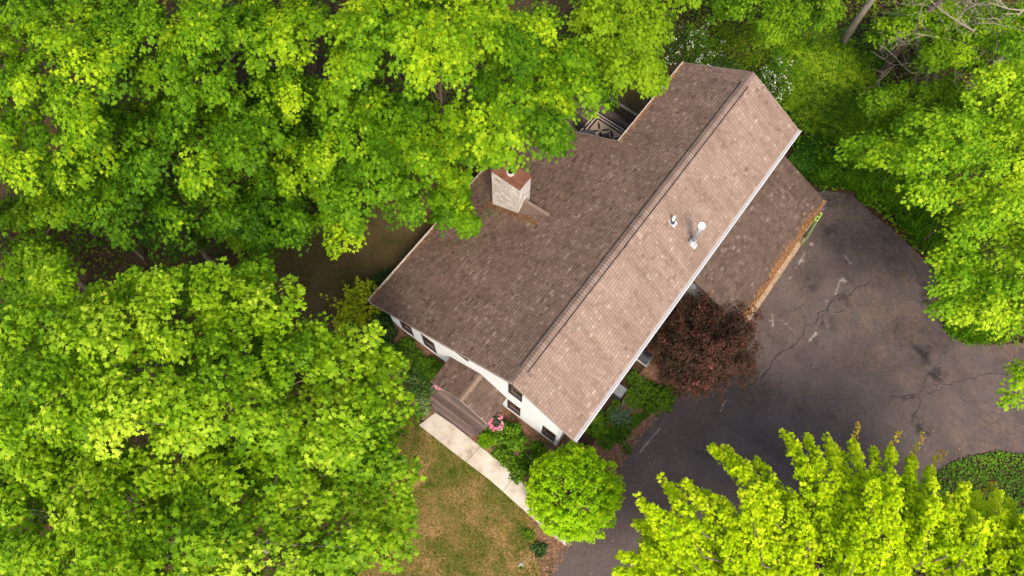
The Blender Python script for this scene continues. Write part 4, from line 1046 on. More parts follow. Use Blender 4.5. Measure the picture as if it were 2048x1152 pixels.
for px_, lbl, n_, sd_ in ((wood_px, "fallen brown leaves on the floor of the woods left of the house", 26000, 51), (right_px, "fallen brown leaves under the trees right of the house", 22000, 52)):
    r = np.random.default_rng(sd_); q = scatter(gpoly(px_), n_, r); q = q[fbm(q[:, 0] * .5 + 7, q[:, 1] * .5) > .45]; n = len(q)
    o = link("leaf_litter", flat_mesh("leaf_litter", np.column_stack([q, .012 + .04 * r.random(n)]), r.normal(0, 1, (n, 3)) * [1, 1, .3], np.column_stack([r.normal(0, .4, (n, 2)), np.ones(n)]), .12 * r.uniform(.5, 1.4, n), r.normal(.12, .2, n), OVAL), M['litter']); tag(o, lbl, "leaf litter", None, "stuff")  # low tint paints canopy shade into the leaf colour
carpet("undergrowth", gpoly(wood_px), 30000, .13, 'forest', 53, .5, OVAL, .30, "dark green seedlings growing under the trees left of the house", "undergrowth", [gpoly(back_px), lawn], tscale=.4)
carpet("undergrowth", gpoly(right_px), 34000, .17, 'forest', 54, .55, OVAL, .72, "dark green undergrowth under the trees right of the house", "undergrowth", tscale=.4)
for px_, n_, m_, sd_, tn_, lbl in (([(770, 640), (835, 690), (890, 735), (868, 780), (850, 820), (815, 780), (780, 740), (755, 690)], 5200, 'shrub', 62, .52, "leafy weeds over the mulch left of the porch"),
        ([(950, 862), (1000, 840), (1100, 895), (1080, 960), (1060, 985), (1000, 925)], 3600, 'shrub', 63, .50, "low leafy plants filling the bed between house and walkway"),
        ([(1175, 870), (1230, 800), (1300, 745), (1345, 770), (1300, 830), (1255, 870), (1215, 905)], 2600, 'shrub', 64, .48, "thin green weeds in the mulch beside the sunny gutter")):
    r = np.random.default_rng(sd_); q = scatter(gpoly(px_), n_ * 2, r, [walkpoly]); q = q[fbm(q[:, 0] * 1.7 + sd_, q[:, 1] * 1.7, 3) > .5][:n_]; n = len(q); hq = .30 * fbm(q[:, 0] * 2, q[:, 1] * 2, 2) * r.random(n) ** .5
    o = link("ground_cover", flat_mesh("ground_cover", np.column_stack([q, .04 + hq]), r.normal(0, 1, (n, 3)) * [1, 1, .35], np.column_stack([r.normal(0, .45, (n, 2)), np.ones(n)]), .09 * r.uniform(.6, 1.4, n), tn_ + 1.1 * (fbm(q[:, 0] * 1.2, q[:, 1] * 1.2, 3) - .5) + r.normal(0, .18, n), OVAL), M[m_]); tag(o, lbl, "ground cover", None, "stuff")
# deep green periwinkle patch beside the garage, pale goutweed, fern drifts
carpet("ground_cover", wob(gpoly([(1575, 320), (1600, 280), (1660, 268), (1710, 280), (1750, 300), (1745, 345), (1700, 350), (1640, 352), (1605, 345)]), .2), 6500, .14, 'ivy', 55, .38, OVAL, .55, "deep green leafy ground cover beside the garage roof", "ground cover")
carpet("ground_cover", wob(gpoly([(1590, 345), (1640, 345), (1760, 350), (1800, 400), (1780, 430), (1730, 410), (1700, 380), (1640, 380)]), .2), 6500, .13, 'fern', 56, .3, OVAL, .25, "yellow green low weeds at the head of the driveway", "ground cover")
carpet("ground_cover", wob(gpoly([(1880, 940), (1930, 915), (2000, 903), (2060, 908), (2220, 925), (2300, 1200), (1700, 1260), (1760, 1060)]), .1), 20000, .10, 'ivy', 57, .25, OVAL, .5, "dark green ivy bank at the lower right edge of the driveway", "ground cover", tscale=.5)
carpet("ground_cover", wob(gpoly([(1560, 215), (1600, 180), (1680, 190), (1730, 230), (1770, 260), (1720, 300), (1650, 280), (1600, 262)]), .3), 4500, .10, 'variegated', 58, .3, OVAL, .45, "pale yellow green ground cover behind the house's far corner", "ground cover", tscale=.8)
def ferns(poly_px, n, seed, size=1.0):
    r = np.random.default_rng(seed); q = scatter(gpoly(poly_px), n, r); V = []; F = []; T = []
    for c in q:
        nf = int(r.integers(5, 8)); a0 = r.random() * 6.28; tt = .68 + (vnoise(np.array([c[0] * .8]), np.array([c[1] * .8]))[0] - .5) * .6 + r.normal(0, .16)
        for k in range(nf):
            a = a0 + k * 6.283 / nf + r.normal(0, .15); L = size * r.uniform(.7, 1.1); o_ = np.array([math.cos(a), math.sin(a)]); s_ = np.array([-o_[1], o_[0]])
            m_ = 7
            for j in range(m_):
                t0_ = (j + .5) / m_; hw_ = .26 * L * math.sin(math.pi * (t0_ * .82 + .14)) * .6; zz = .45 * math.sin(t0_ * 2.4) * L + .08
                for sg in (-1, 1):
                    b0_ = c + o_ * L * t0_; b1_ = b0_ + o_ * L * .11; e_ = b0_ + s_ * sg * hw_ + o_ * L * .09; kk = len(V)
                    V += [(b0_[0], b0_[1], zz), (b1_[0], b1_[1], zz - .004), (e_[0] + o_[0] * .02, e_[1] + o_[1] * .02, zz - .07 * L), (e_[0] - o_[0] * .03, e_[1] - o_[1] * .03, zz - .07 * L)]
                    F.append((kk, kk + 1, kk + 2, kk + 3)); T.append(tt + r.normal(0, .1))
    return np_mesh("ferns", V, F, np.clip(T, 0, 1))
o = link("ferns", ferns([(1545, 130), (1600, 110), (1690, 130), (1760, 190), (1780, 260), (1720, 290), (1640, 270), (1590, 240), (1550, 180)], 170, 60), M['fern']); tag(o, "yellow green ferns covering the slope behind the house's far corner", "ferns", None, "stuff")
o = link("ferns", ferns([(1560, 60), (1700, 90), (1760, 150), (1690, 150), (1600, 120), (1540, 100)], 70, 61), M['forest']); tag(o, "shaded ferns in front of the leaning bare tree trunk", "ferns", None, "stuff")
# daylily clumps along the driveway
def clump(name, label, cat, u, v, n, L, wd, seed, mats, group=None, tint=.5, spread=.15):
    p = at(u, v); o = link(name, blades(name, (0, 0), n, L, wd, seed, M[mats], None, spread, 0, 1, 4, tint), M[mats]); o.location = (p[0], p[1], 0); return tag(o, label, cat, group)
dl = []
band = [(1690, 372, 1), (1720, 384, 1), (1745, 402, 1.1), (1770, 420, 1.2), (1795, 440, 1.2), (1820, 460, 1.2), (1842, 480, 1.2), (1862, 502, 1.2), (1880, 525, 1.1), (1900, 548, 1)]
rr = random.Random(4)
for i, (u, v, s_) in enumerate(band):
    for k in range(4):
        dl.append((u + 15 * k + rr.uniform(-6, 6), v - 14 * k + rr.uniform(-6, 6)))
dl += [(1905 + rr.uniform(-8, 8) + 14 * k, 615 + 14 * j + rr.uniform(-6, 6)) for j in range(5) for k in range(4 + j // 2)]
dl += [(1650, 330), (1640, 362), (1662, 350)]
protos = [blades("daylily_leaves", (0, 0), 85, .85, .05, 70 + k, None, None, .16, tint=.62) for k in range(4)]
for i, (u, v) in enumerate(dl):
    p = at(u, v); me = protos[i % 4]
    o = bpy.data.objects.new("daylily", me)
    if i < 4: me.materials.append(M['blade'])
    o.location = (p[0], p[1], .004); o.rotation_euler = (0, 0, rr.uniform(0, 6.28)); s_ = rr.uniform(.8, 1.15); o.scale = (s_, s_, s_)
    COL.objects.link(o)
    if i >= len(dl) - 3:
        tag(o, ["lone strappy daylily clump in the weeds below the deep green ground cover", "small daylily clump at the very head of the driveway", "daylily clump just above the garage's far corner"][i - len(dl) + 3], "daylily", "single daylily clumps by the garage")
    elif i >= len(band) * 4: tag(o, "strappy green daylily clump in the band under the lower right maple", "daylily", "daylilies in the band under the lower right maple")
    else: tag(o, "strappy green daylily clump in the dense band along the curved driveway edge", "daylily", "daylilies in the band along the curved driveway edge")

# ================================================================== SHRUBS AND BEDS
def sh(label, u, v, z, rx, ry, h, leaf, n, mats, seed, name="shrub", **k):
    p = at(u, v, z); return shrub(name, label, p, rx, ry, h, leaf, n, mats, seed, **k)
shrub("bush", "loose yellowish green shrub just off the long roof's lower left corner", at(718, 612, .9), .95, 1.05, 1.9, .13, 1900, 'yellowish', 101, MAPLE, tint=.85, rough=.55)
sh("dark evergreen shrub tucked under the lower left roof corner", 765, 575, .5, .7, .9, 1.2, .09, 2400, 'dark_shrub', 102)
sh("dark evergreen shrub along the house wall beside the first window", 762, 650, .4, .75, .7, 1.0, .09, 2200, 'dark_shrub', 103, tint=.6)
sh("dark leafy shrub half under the big maple left of the porch bed", 775, 700, .3, .7, .6, .8, .09, 1600, 'dark_shrub', 104, tint=.75)
sh("mid green low shrub in the mulch below the second window", 815, 700, .3, .62, .5, .6, .10, 1100, 'shrub', 105, tint=.5)
sh("bright green low shrub between the mulch and the porch roof's left edge", 858, 735, .3, .62, .45, .55, .10, 1200, 'shrub', 106, tint=.62)
sh("grey green weedy shrub beside the left end of the deck", 835, 772, .3, .75, .55, .7, .085, 1700, 'variegated', 107, tint=.3, rough=.4)
sh("pale variegated shrub at the corner where steps meet walkway", 846, 815, .2, .42, .45, .5, .08, 1100, 'variegated', 108, tint=.75, rough=.35)
sh("small round bright green shrub at the right end of the steps", 972, 880, .3, .38, .36, .6, .055, 1600, 'globe', 109, tint=.30, rough=.08)
sh("big leafed rhododendron below the basket and the lower window", 1022, 872, .5, .82, .62, 1.1, .15, 1300, 'shrub', 110, tint=.68, rough=.35, width=.8)
sh("straggly green shrub beside the middle of the walkway", 1010, 915, .2, .7, .4, .55, .11, 800, 'shrub', 111, tint=.55, rough=.5)
sh("broad leafed hosta against the foundation near the corner window", 1078, 902, .2, .45, .36, .38, .20, 150, 'shrub', 112, name="hosta", tint=.6, stems=False, cat="hosta")
sh("dark green shrub between rhododendron and globe tree", 1058, 925, .3, .55, .5, .6, .11, 900, 'shrub', 113, tint=.35, rough=.4)
sh("low green shrub at the walkway edge left of the globe tree", 1035, 948, .2, .4, .35, .45, .10, 600, 'shrub', 114, tint=.6, rough=.3)
sh("green leafy shrub under the gutter's lower end", 1195, 848, .3, .55, .5, .65, .10, 1100, 'shrub', 115, tint=.66, rough=.35)
sh("dark green shrub beside the grey bladed iris", 1238, 868, .3, .45, .45, .55, .09, 900, 'shrub', 116, tint=.4, rough=.35)
sh("leafy green shrub at the burgundy tree's lower left side", 1312, 790, .4, .85, .75, .9, .10, 2400, 'shrub', 117, tint=.55, rough=.3)
sh("green weedy clump in the mulch next to the air conditioner", 1268, 757, .2, .4, .35, .4, .09, 500, 'shrub', 118, tint=.62, rough=.4)
sh("green shrub between the gutter and the burgundy tree", 1320, 660, .5, .6, .7, 1.1, .09, 1500, 'shrub', 119, tint=.6, rough=.3)
sh("tiny green weed near the tip of the mulch bed by the driveway", 1272, 838, .1, .22, .2, .22, .07, 160, 'shrub', 120, tint=.6, stems=False)
sh("small dark green weed on the mulch edge above the globe tree", 1255, 898, .1, .22, .2, .22, .07, 200, 'shrub', 121, tint=.45, stems=False)
sh("dark low plant in the mulch between lawn and driveway", 1080, 1100, .2, .32, .28, .35, .09, 420, 'dark_shrub', 122, tint=.8, stems=False)
sh("ragged green weed at the lawn's right edge below the walkway", 1055, 1068, .1, .3, .25, .25, .08, 260, 'shrub', 123, tint=.6, stems=False)
sh("small white flowered weed on the lawn near the photo's bottom edge", 1043, 1132, .1, .14, .14, .14, .05, 90, 'shrub', 124, stems=False, flowers=(10, 'white_petal', .03))
clump("iris", "grey green bladed iris clump in the bed below the utility box", "iris", 1240, 838, 110, .75, .045, 130, 'grey_blade', tint=.6, spread=.22)
clump("iris", "small grey green bladed clump in the mulch right of the utility box", "iris", 1284, 768, 26, .55, .04, 131, 'grey_blade', tint=.7, spread=.12)
sh("white flowering shrub at the house's far left roof corner", 1395, 105, 1., 1.5, 1.3, 2.4, .10, 3200, 'shrub', 140, tint=.35, rough=.35, flowers=(75, 'white_petal', .065))
sh("white flowering shrub beyond the ridge's far end", 1545, 175, 1., 1.15, 1.6, 2.4, .10, 3200, 'shrub', 141, tint=.38, rough=.35, flowers=(95, 'white_petal', .065))
sh("yellow green bush between the two white flowering shrubs", 1480, 100, 1., 1.9, 1.5, 2.3, .10, 4600, 'yellowish', 142, tint=.30, rough=.3, name="bush", cat="bush")
sh("dark green bush hugging the ridge's far end", 1440, 150, .5, 1.2, .8, 1.4, .09, 2200, 'dark_shrub', 143, tint=.7, rough=.3, name="bush", cat="bush")
sh("dark green bush on the slope above the ferns", 1620, 70, .6, 1.8, 1.3, 1.6, .11, 2600, 'shrub', 144, tint=.35, rough=.4, name="bush", cat="bush")
sh("low dark bush at the foot of the daylily band by the tree stump shade", 1905, 575, .2, .6, .5, .5, .10, 700, 'dark_shrub', 145, tint=.5, rough=.4, name="bush", cat="bush")

# ================================================================== TREES
# globe shaped tree beside the walkway
r = np.random.default_rng(200)
def small_tree(name, label, cat, cpx, zc, rad, rh, leaf, nspr, nl, mats, seed, shape, barkm='bark', lr=.16, tint=.5, rough=.1, z0=.8, stretch=(1, 1), ttop=.2, dens=.4):
    r = np.random.default_rng(seed); random.seed(seed); c = at(cpx[0], cpx[1], zc); root = empty(name, (c[0], c[1], 0), label, cat)
    a = r.random(nspr) * 6.283; cz = r.uniform(-.55, 1, nspr); s = np.sqrt(1 - cz * cz); d = np.stack([s * np.cos(a), s * np.sin(a), cz], 1)
    lump = 1 + rough * (fbm(d[:, 0] * 3.1 + seed, d[:, 1] * 3.1 + 5 * cz, 3) - .5) * 4
    q = (1 - dens * r.random(nspr) ** 1.6) * lump
    cen = d * q[:, None] * np.array([rad * stretch[0], rad * stretch[1], rh]); cen[:, 2] += zc
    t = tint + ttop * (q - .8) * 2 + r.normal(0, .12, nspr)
    od = unit(d * [1, 1, 0] + 1e-6)
    P = rosettes(cen, od, nl, lr, leaf, t, r)
    P[0][:, 2] = np.maximum(P[0][:, 2], .15)
    link("crown", leaf_mesh("crown", P[0], P[1], unit(P[2] + np.repeat(d, nl, 0) * .5), P[3], P[4], shape, .8 if shape is OVAL else 1), M[mats], root)
    mb = MB(); B = [tuple(p) for p in cen[:: max(1, nspr // 45)]]
    branchy(mb, (0, 0, -.1), .07 + rad * .03, (0, 0, zc), B, 1, r)
    mb.build("trunk", M[barkm], root, True); return root
small_tree("globe_tree", "round bright green tree like a ball between the walkway's end and driveway", "tree", (1150, 987), 2.1, 1.92, 1.9, .09, 1500, 12, 'globe', 200, MAPLE, lr=.13, tint=.55, rough=.13)
small_tree("burgundy_tree", "dark burgundy leafed tree between the gutter and the garage roof", "tree", (1410, 692), 2.7, 2.05, 2.0, .105, 3600, 13, 'red_leaf', 201, OVAL, lr=.2, tint=.45, rough=.34, ttop=.15, dens=.65)

MT = "tree"
G1 = "maples of the woods left of the house"
# big pale maple filling the lower left
make_tree("maple_tree", "huge pale green maple filling the photo's lower left, beside the lawn", MT,
          [(120, 720, 200, 130), (330, 660, 240, 120), (490, 640, 115, 100), (460, 570, 85, 50), (110, 560, 38, 34), (640, 720, 130, 80), (700, 830, 110, 90), (560, 800, 170, 90), (250, 790, 140, 60), (60, 850, 100, 60), (740, 740, 40, 60), (480, 720, 160, 100), (690, 730, 90, 60), (200, 640, 120, 70), (150, 840, 140, 60), (430, 800, 160, 80), (400, 870, 90, 45), (700, 900, 90, 70), (150, 610, 55, 50), (40, 760, 90, 110)],
          (300, 800), 13.5, 4.5, 300, leaf=.155, sprigs=28, mats='maple_pale', base=(-5.6, -7.2) , r0=.24, tint=.59, every=3, Rn=620, spacing=.95, R=.88, group=G1, barkm='pale_bark')
make_tree("maple_tree", "broad pale green maple below the huge one, at the photo's bottom left corner", MT,
          [(100, 1060, 220, 110), (330, 1040, 200, 120), (560, 1020, 200, 120), (690, 940, 120, 100), (780, 970, 55, 22), (740, 1060, 75, 80), (600, 1140, 160, 80), (300, 1170, 320, 80), (560, 900, 120, 60), (-60, 960, 120, 160), (640, 890, 90, 50), (120, 930, 160, 55), (480, 940, 130, 60), (280, 950, 120, 40), (740, 900, 70, 70), (760, 1000, 60, 70)],
          (330, 1080), 12.5, 4.0, 301, leaf=.16, sprigs=27, mats='maple_pale', base=(-3.6, -10.5), r0=.22, tint=.55, every=3, Rn=560, spacing=.95, R=.88, group=G1, barkm='pale_bark')
# the woods, upper left
W_ = [
 ("bright yellow green maple in the photo's upper left corner", [(60, 90, 190, 130), (60, 230, 140, 130), (180, 60, 120, 80), (-60, 60, 120, 200), (140, 300, 90, 70)], (50, 130), 12.5, 6.0, 'maple', .53, 14),
 ("maple with a lumpy crown second from the photo's upper left corner", [(300, 70, 120, 80), (420, 60, 120, 80), (380, 150, 110, 60), (250, 130, 90, 60), (330, -30, 200, 60)], (340, 60), 11.5, 6.5, 'maple', .50, 14),
 ("maple at the top edge just left of the brightest crown", [(560, 70, 90, 80), (500, 30, 70, 60), (590, 20, 70, 60), (600, 180, 60, 50), (560, -40, 120, 60)], (550, 60), 10.5, 6.0, 'maple', .53, 14),
 ("mid green maple in the middle of the woods", [(380, 220, 110, 50), (330, 290, 130, 70), (470, 280, 90, 80), (240, 250, 80, 60), (420, 340, 80, 50), (540, 200, 70, 60)], (370, 270), 10.5, 5.5, 'maple', .42, 14),
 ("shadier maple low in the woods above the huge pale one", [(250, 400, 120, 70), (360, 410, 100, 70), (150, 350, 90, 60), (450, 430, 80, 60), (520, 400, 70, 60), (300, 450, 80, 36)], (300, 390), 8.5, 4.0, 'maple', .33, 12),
 ("narrow green maple between the woods and the shaded back lawn", [(590, 300, 70, 90), (560, 400, 70, 80), (590, 460, 40, 50), (510, 470, 60, 40), (640, 380, 60, 60)], (580, 380), 8.5, 3.5, 'maple', .38, 12),
 ("spreading maple whose lowest boughs hang over the back lawn", [(770, 230, 100, 60), (720, 270, 80, 70), (800, 300, 90, 70), (720, 350, 90, 60), (700, 420, 60, 60), (700, 480, 35, 35), (670, 200, 50, 50), (800, 390, 55, 50), (640, 330, 40, 60)], (750, 290), 10.5, 4.5, 'maple', .46, 16),
 ("brightest yellow green maple at the photo's top centre", [(770, 60, 110, 80), (870, 100, 90, 70), (940, 50, 100, 70), (720, 110, 60, 60), (880, -20, 160, 60), (1030, 50, 90, 50), (720, 30, 60, 50)], (860, 50), 13.0, 8.0, 'maple', .60, 16),
 ("wide maple hanging over the chimney and the brown slope", [(1060, 130, 110, 70), (1000, 190, 90, 60), (1130, 190, 70, 60), (980, 270, 70, 55), (1080, 250, 60, 45), (1150, 130, 50, 60), (1172, 184, 44, 34), (930, 230, 50, 50), (1000, 320, 40, 30), (1120, 260, 30, 30), (1045, 330, 14, 12)], (1050, 190), 12.5, 7.6, 'maple', .50, 18),
 ("low maple bough crown resting above the roof's left eave", [(900, 400, 44, 50), (890, 350, 30, 22), (935, 437, 16, 26), (910, 370, 34, 30), (880, 290, 50, 40), (940, 300, 36, 28)], (900, 370), 8.2, 6.8, 'maple', .44, 12),
 ("rounded green maple nearest to the far left roof corner", [(1250, 60, 90, 70), (1310, 50, 50, 60), (1300, 130, 45, 40), (1240, 130, 60, 40), (1290, 155, 22, 24), (1200, 40, 60, 60), (1280, -30, 130, 40)], (1270, 70), 9.5, 5.5, 'forest', .78, 14),
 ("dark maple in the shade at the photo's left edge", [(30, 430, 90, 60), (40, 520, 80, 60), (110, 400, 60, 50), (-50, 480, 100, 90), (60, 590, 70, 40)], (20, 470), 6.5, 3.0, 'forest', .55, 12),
]
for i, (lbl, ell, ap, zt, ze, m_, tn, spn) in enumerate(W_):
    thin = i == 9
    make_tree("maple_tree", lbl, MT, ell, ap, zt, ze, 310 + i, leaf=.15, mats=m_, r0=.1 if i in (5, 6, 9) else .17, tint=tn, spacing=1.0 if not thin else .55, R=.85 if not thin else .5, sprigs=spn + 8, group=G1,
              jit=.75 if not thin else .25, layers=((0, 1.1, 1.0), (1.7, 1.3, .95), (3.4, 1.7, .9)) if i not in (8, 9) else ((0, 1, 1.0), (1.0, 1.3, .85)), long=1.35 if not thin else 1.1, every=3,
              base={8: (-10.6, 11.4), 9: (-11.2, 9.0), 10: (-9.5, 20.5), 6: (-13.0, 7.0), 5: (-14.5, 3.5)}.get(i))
# lower storey trees that fill the shade of the woods
for i, (lbl, ell, ap, zt) in enumerate([
  ("dark young tree in the gap at the heart of the woods", [(430, 190, 160, 90), (250, 330, 140, 90), (560, 250, 120, 90)], (420, 250), 5.5),
  ("dark young tree under the top centre maples", [(660, 130, 120, 120), (800, 180, 140, 80), (1180, 80, 120, 80)], (800, 130), 5.5),
  ("dark young tree under the boughs left of the chimney", [(860, 260, 120, 70), (640, 420, 80, 80), (750, 330, 120, 70)], (800, 290), 4.0),
  ("dark young tree among the brown leaf litter left of centre", [(150, 460, 120, 70), (360, 470, 120, 40), (60, 330, 100, 70)], (200, 440), 4.5)]):
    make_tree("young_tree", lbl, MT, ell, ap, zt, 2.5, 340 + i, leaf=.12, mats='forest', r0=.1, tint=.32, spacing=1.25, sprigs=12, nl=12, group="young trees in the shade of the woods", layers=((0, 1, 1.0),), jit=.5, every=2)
# right hand side
G2 = "broad leafed trees right of the driveway"
make_tree("maple_tree", "bright yellow green maple right of the daylily band", MT,
          [(1840, 300, 140, 55), (1960, 290, 130, 80), (1760, 300, 60, 24), (1910, 375, 90, 45), (1990, 400, 90, 70), (2060, 330, 100, 130), (1870, 250, 90, 30), (2020, 180, 60, 70), (1930, 455, 50, 25), (2040, 240, 60, 60)],
          (2010, 330), 9.5, 4.5, 350, leaf=.135, mats='fresh', r0=.18, tint=.60, spacing=.9, R=.8, group=G2, Rn=330, layers=((0, 1, 1.0), (1.4, 1.2, .92), (2.8, 1.6, .8)), base=(13.5, 25.5))
make_tree("maple_tree", "yellow green maple overhanging the driveway's right bend", MT,
          [(1990, 560, 110, 55), (1920, 520, 45, 28), (1975, 622, 80, 38), (2070, 540, 110, 80), (2050, 480, 70, 40), (1912, 610, 30, 24), (2050, 625, 60, 28), (2044, 768, 16, 12)],
          (2040, 570), 8.0, 3.5, 351, leaf=.135, mats='fresh', r0=.16, tint=.56, spacing=.85, R=.75, group=G2, Rn=260, layers=((0, 1, 1.0), (1.4, 1.2, .85)), base=(17.5, 19.8))
make_tree("maple_tree", "darker green maple behind the ferns at the upper right", MT,
          [(1800, 200, 80, 40), (1860, 190, 70, 40), (1900, 210, 80, 34), (1830, 240, 60, 30), (1880, 110, 60, 30), (1785, 60, 40, 36), (1870, 20, 60, 30)],
          (1840, 160), 4.4, 2.6, 352, leaf=.13, mats='forest', r0=.12, tint=.60, spacing=1.0, R=.85, group=G2, layers=((0, 1, 1.0), (1.4, 1.3, .85)), base=(8.2, 30.0), every=3)
make_tree("maple_tree", "pale yellow green tree at the upper right corner behind bare twigs", MT,
          [(1960, 50, 120, 60), (1880, 30, 80, 40), (2050, 60, 90, 70), (1920, 100, 70, 30)],
          (1960, 40), 4.6, 3.0, 353, leaf=.13, mats='maple', r0=.1, tint=.55, spacing=1.0, R=.8, group=G2, layers=((0, 1, 1.0), (1.6, 1.3, .85)))
make_tree("maple_tree", "dark green maple at the top edge above the fern slope", MT,
          [(1570, 22, 80, 36), (1640, 8, 60, 28), (1470, 0, 60, 28), (1550, 48, 46, 22), (1500, -40, 120, 40)],
          (1550, 10), 6.0, 3.5, 354, leaf=.13, mats='forest', r0=.07, base=(-2.0, 33.5), tint=.55, spacing=1.0, R=.85, group=G2, layers=((0, 1, 1.0), (1.6, 1.3, .85)))
make_tree("young_tree", "low green sapling between fern slope and yellow green maple", MT,
          [(1800, 240, 70, 30), (1880, 220, 60, 30), (1760, 215, 30, 22)],
          (1830, 250), 3.4, 1.8, 355, leaf=.11, mats='forest', r0=.07, tint=.7, spacing=.9, R=.7, sprigs=12, group="young trees in the shade right of the house", layers=((0, 1, 1.0),))
make_tree("young_tree", "low green sapling filling the shade below the yellow green maple", MT,
          [(1920, 420, 70, 40), (1980, 480, 80, 40)],
          (1900, 440), 2.6, 1.4, 356, leaf=.11, mats='forest', r0=.06, tint=.55, spacing=1.0, R=.7, sprigs=10, group="young trees in the shade right of the house", layers=((0, 1, 1.0),))
# bare leaning trunks at the upper right
def tall_trunk(label, px, base_r, h, seed, crown_px):
    b = at(*px); random.seed(seed); root = empty("tall_tree", (b[0], b[1], 0), label, MT, "tall bare stemmed trees at the upper right")
    mb = MB(); pts = [(random.uniform(-.06, .06) * k, random.uniform(-.06, .06) * k, -.1 + h * k / 8) for k in range(9)]
    mb.tube(pts, [base_r * (1.35 if k == 0 else 1 - .06 * k) for k in range(9)], 14)
    for k in range(5):
        a = random.uniform(0, 6.28); z = h * (.8 + .04 * k); p = Vector((pts[7][0], pts[7][1], z)); e = p + Vector((math.cos(a) * 2, math.sin(a) * 2, 1.5)); mb.tube([p, p.lerp(e, .5) + Vector((0, 0, .2)), e], [base_r * .3, base_r * .2, .02], 6, 0, False)
    mb.build("trunk", M['pale_bark'] if crown_px else M['bark'], root, True)
    r = np.random.default_rng(seed); K = np.array([[pts[8][0], pts[8][1], h]]) + r.normal(0, 1, (34, 3)) * [1.5, 1.5, .9] + [0, 0, 1.2]; od = unit(r.normal(0, 1, (34, 3)) * [1, 1, 0])
    kk = np.repeat(np.arange(34), 12); cen = K[kk] + r.normal(0, .45, (34 * 12, 3)) * [1, 1, .4]
    P = rosettes(cen, od[kk], 12, .3, .12, .5 + r.normal(0, .15, len(cen)), r)
    link("crown", leaf_mesh("crown", *P), M['forest'], root); return root
tall_trunk("leaning pale bare trunk rising from the fern slope to the photo's top edge", (1680, 92), .20, 13.0, 401, True)
tall_trunk("dark straight trunk half hidden by green leaves right of the ferns", (1752, 160), .20, 14.0, 402, False)
tall_trunk("thick grey trunk near the upper right corner above the yellow green maple", (1968, 150), .27, 13.0, 403, True)
# dead tree of bare twigs
def bare_tree(label, px, zb, seed, h, reach, name="bare_tree"):
    b = at(px[0], px[1], 0); random.seed(seed); root = empty(name, (b[0], b[1], 0), label, MT); mb = MB()
    mb.tube([(0, 0, -.1), (.05, 0, h * .5), (.1, .1, h)], [.11, .09, .04], 8)
    def grow(p, d, L, rr, lv):
        pts = [p]; q = p
        for k in range(4):
            d = (d + Vector((random.gauss(0, .22), random.gauss(0, .22), random.gauss(0, .10)))).normalized(); q = q + d * L / 4; pts.append(q)
        mb.tube(pts, [rr, rr * .85, rr * .7, rr * .55, rr * .35], 5, 0, False)
        if lv > 0:
            for k in range(4):
                s_ = pts[random.randint(1, 4)]; a = random.gauss(0, .8); dd = Vector((d.x * math.cos(a) - d.y * math.sin(a), d.x * math.sin(a) + d.y * math.cos(a), d.z + random.gauss(0, .2))).normalized(); grow(s_, dd, L * random.uniform(.4, .7), rr * .5, lv - 1)
    for k in range(8):
        a = reach[0] + random.uniform(-1, 1) * reach[1]; z = h * random.uniform(.55, .98); grow(Vector((.1, .1, z)), Vector((math.cos(a), math.sin(a), .12)), random.uniform(2.2, 4.2), .04, 3)
    mb.build("trunk", M['pale_bark'], root, True); return root
bare_tree("bare tree of pale leafless twigs spread over the upper right greenery", (1830, 192), 0, 410, 5.6, (-2.3, 1.1))
bare_tree("smaller bare twiggy tree at the very upper right corner", (1930, 142), 0, 411, 5.6, (-2.6, 1.0))
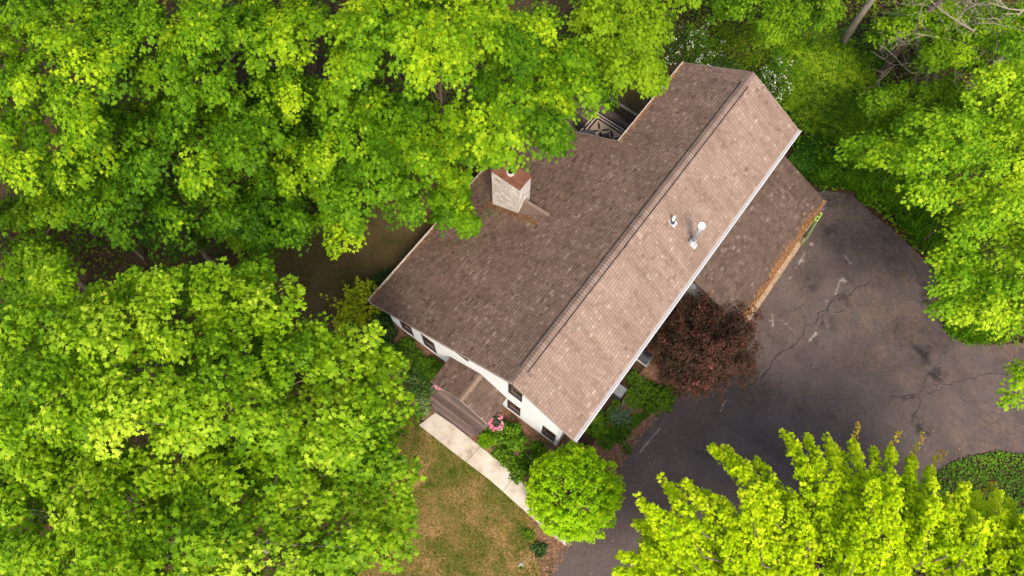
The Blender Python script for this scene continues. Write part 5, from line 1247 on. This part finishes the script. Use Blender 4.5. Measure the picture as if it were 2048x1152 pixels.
# spiky lime maple at the bottom right: shoots fan out from the middle of the crown
def spiky(label, shoots, zc, seed, base):
    r = np.random.default_rng(seed); random.seed(seed); root = empty("maple_tree", (base[0], base[1], 0), label, MT); base = np.array([base[0], base[1], 0.0])
    cs = []; ts = []; ods = []; mb = MB(); gc = []; go = []
    for (u0, v0, z0_, u1, v1, z1_, w0, gold) in shoots:
        a = at(u0, v0, z0_); b = at(u1, v1, z1_); L = np.linalg.norm(b - a); n = int(max(14, L * w0 * 46)); d = (b - a) / L
        t = r.random(n) ** .9; wd_ = w0 * (1 - t ** 1.2) ** .8 + .03
        sd_ = unit(np.cross(d, [0, 0, 1.])[None])[0]; up_v = np.cross(sd_, d); ang = r.random(n) * 6.283; q = np.sqrt(r.random(n)) * wd_
        arc = np.sin(t * np.pi)[:, None] * np.array([0, 0, .35 * L * .4])
        c = a + (b - a) * t[:, None] + arc + sd_ * (q * np.cos(ang))[:, None] + up_v * (q * np.sin(ang) * .8)[:, None]
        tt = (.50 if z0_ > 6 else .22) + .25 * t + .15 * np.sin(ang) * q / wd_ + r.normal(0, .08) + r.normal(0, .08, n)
        cs.append(c); ts.append(tt); ods.append(np.repeat(d[None] * [1, 1, 0], n, 0))
        mb.tube([tuple(p) for p in (base + [0, 0, zc * .5] - base, a - base, (a + b) / 2 + [0, 0, .12 * L] - base, b - base)], [.035, .028, .018, .006], 6, 0, False)
        if gold:
            g = b + (b - a) / L * np.linspace(-.2, gold, 13)[:, None] + r.normal(0, .05, (13, 3)) + up_v * np.linspace(0, .25, 13)[:, None]; gc.append(g); go.append(np.repeat(d[None] * [1, 1, 0], 13, 0)); mb.tube([tuple(b - base), tuple(b + d * gold - base)], [.012, .004], 5, 0, False)
    c = np.concatenate(cs); t = np.concatenate(ts); od = unit(np.concatenate(ods)); P = rosettes(c - base, od, 10, .18, .12, t, r, tilt=.4)
    link("crown", leaf_mesh("crown", *P), M['lime'], root)
    for g, o_ in zip(gc, go):
        P = rosettes(g - base, unit(o_), 5, .10, .085, r.random(len(g)), r); link("young_shoot", leaf_mesh("young_shoot", *P), M['gold'], root)
    mb.tube([(0, 0, -.1), (0, 0, zc * .6)], [.2, .14], 12); mb.build("trunk", M['bark'], root, True); return root
base_br = at(1600, 1180, 0)
tips = [(1232, 1142, 0), (1268, 1045, 0), (1292, 1020, 0), (1362, 962, 0), (1424, 893, 0), (1452, 895, 0), (1512, 920, 0), (1568, 860, 0), (1615, 872, 0), (1655, 872, 0), (1708, 884, .8), (1782, 896, .9), (1826, 912, 1.2), (1864, 935, 1.1), (1960, 985, .8), (2000, 985, 0), (2060, 1030, .3), (1600, 930, 0), (1540, 960, 0), (1750, 900, 0), (1680, 900, 0), (1820, 950, 0), (1930, 985, 0), (1330, 1075, 0), (1240, 1110, 0), (1750, 950, 0), (1900, 1000, 0)]
sh_ = []; rq = random.Random(9)
for (u, v, g) in tips:
    f = .55; sh_.append((u + (1700 - u) * f, v + (1210 - v) * f + 10, 8.5, u, v, 6.2, .42, g))
for k in range(130):
    u = rq.uniform(1330, 2120); v = rq.uniform(1000 + abs(u - 1700) * .10, 1190); a = (u - 1700) / 420; zt_ = 7.4 + rq.uniform(0, 1.6) + max(0, (u - 1600) / 400)
    lf = rq.uniform(.5, 1.35); jx = rq.uniform(-26, 26); sh_.append((u - jx * .4 - a * 40 * lf, v + 70 * lf, zt_ + .4, u + jx + a * 62 * lf, v - 66 * lf, zt_ - .2 + rq.uniform(-.5, .5), rq.uniform(.24, .44), 0))
for k in range(60):
    u = rq.uniform(1290, 2060); v = rq.uniform(1010 + abs(u - 1680) * .13, 1190); sh_.append((u, v + 60, 5.4, u, v - 40, 5.0, .85, 0))
spiky("lime yellow maple with spiky upright shoots over the driveway at the bottom right", sh_, 9.0, 420, base_br)
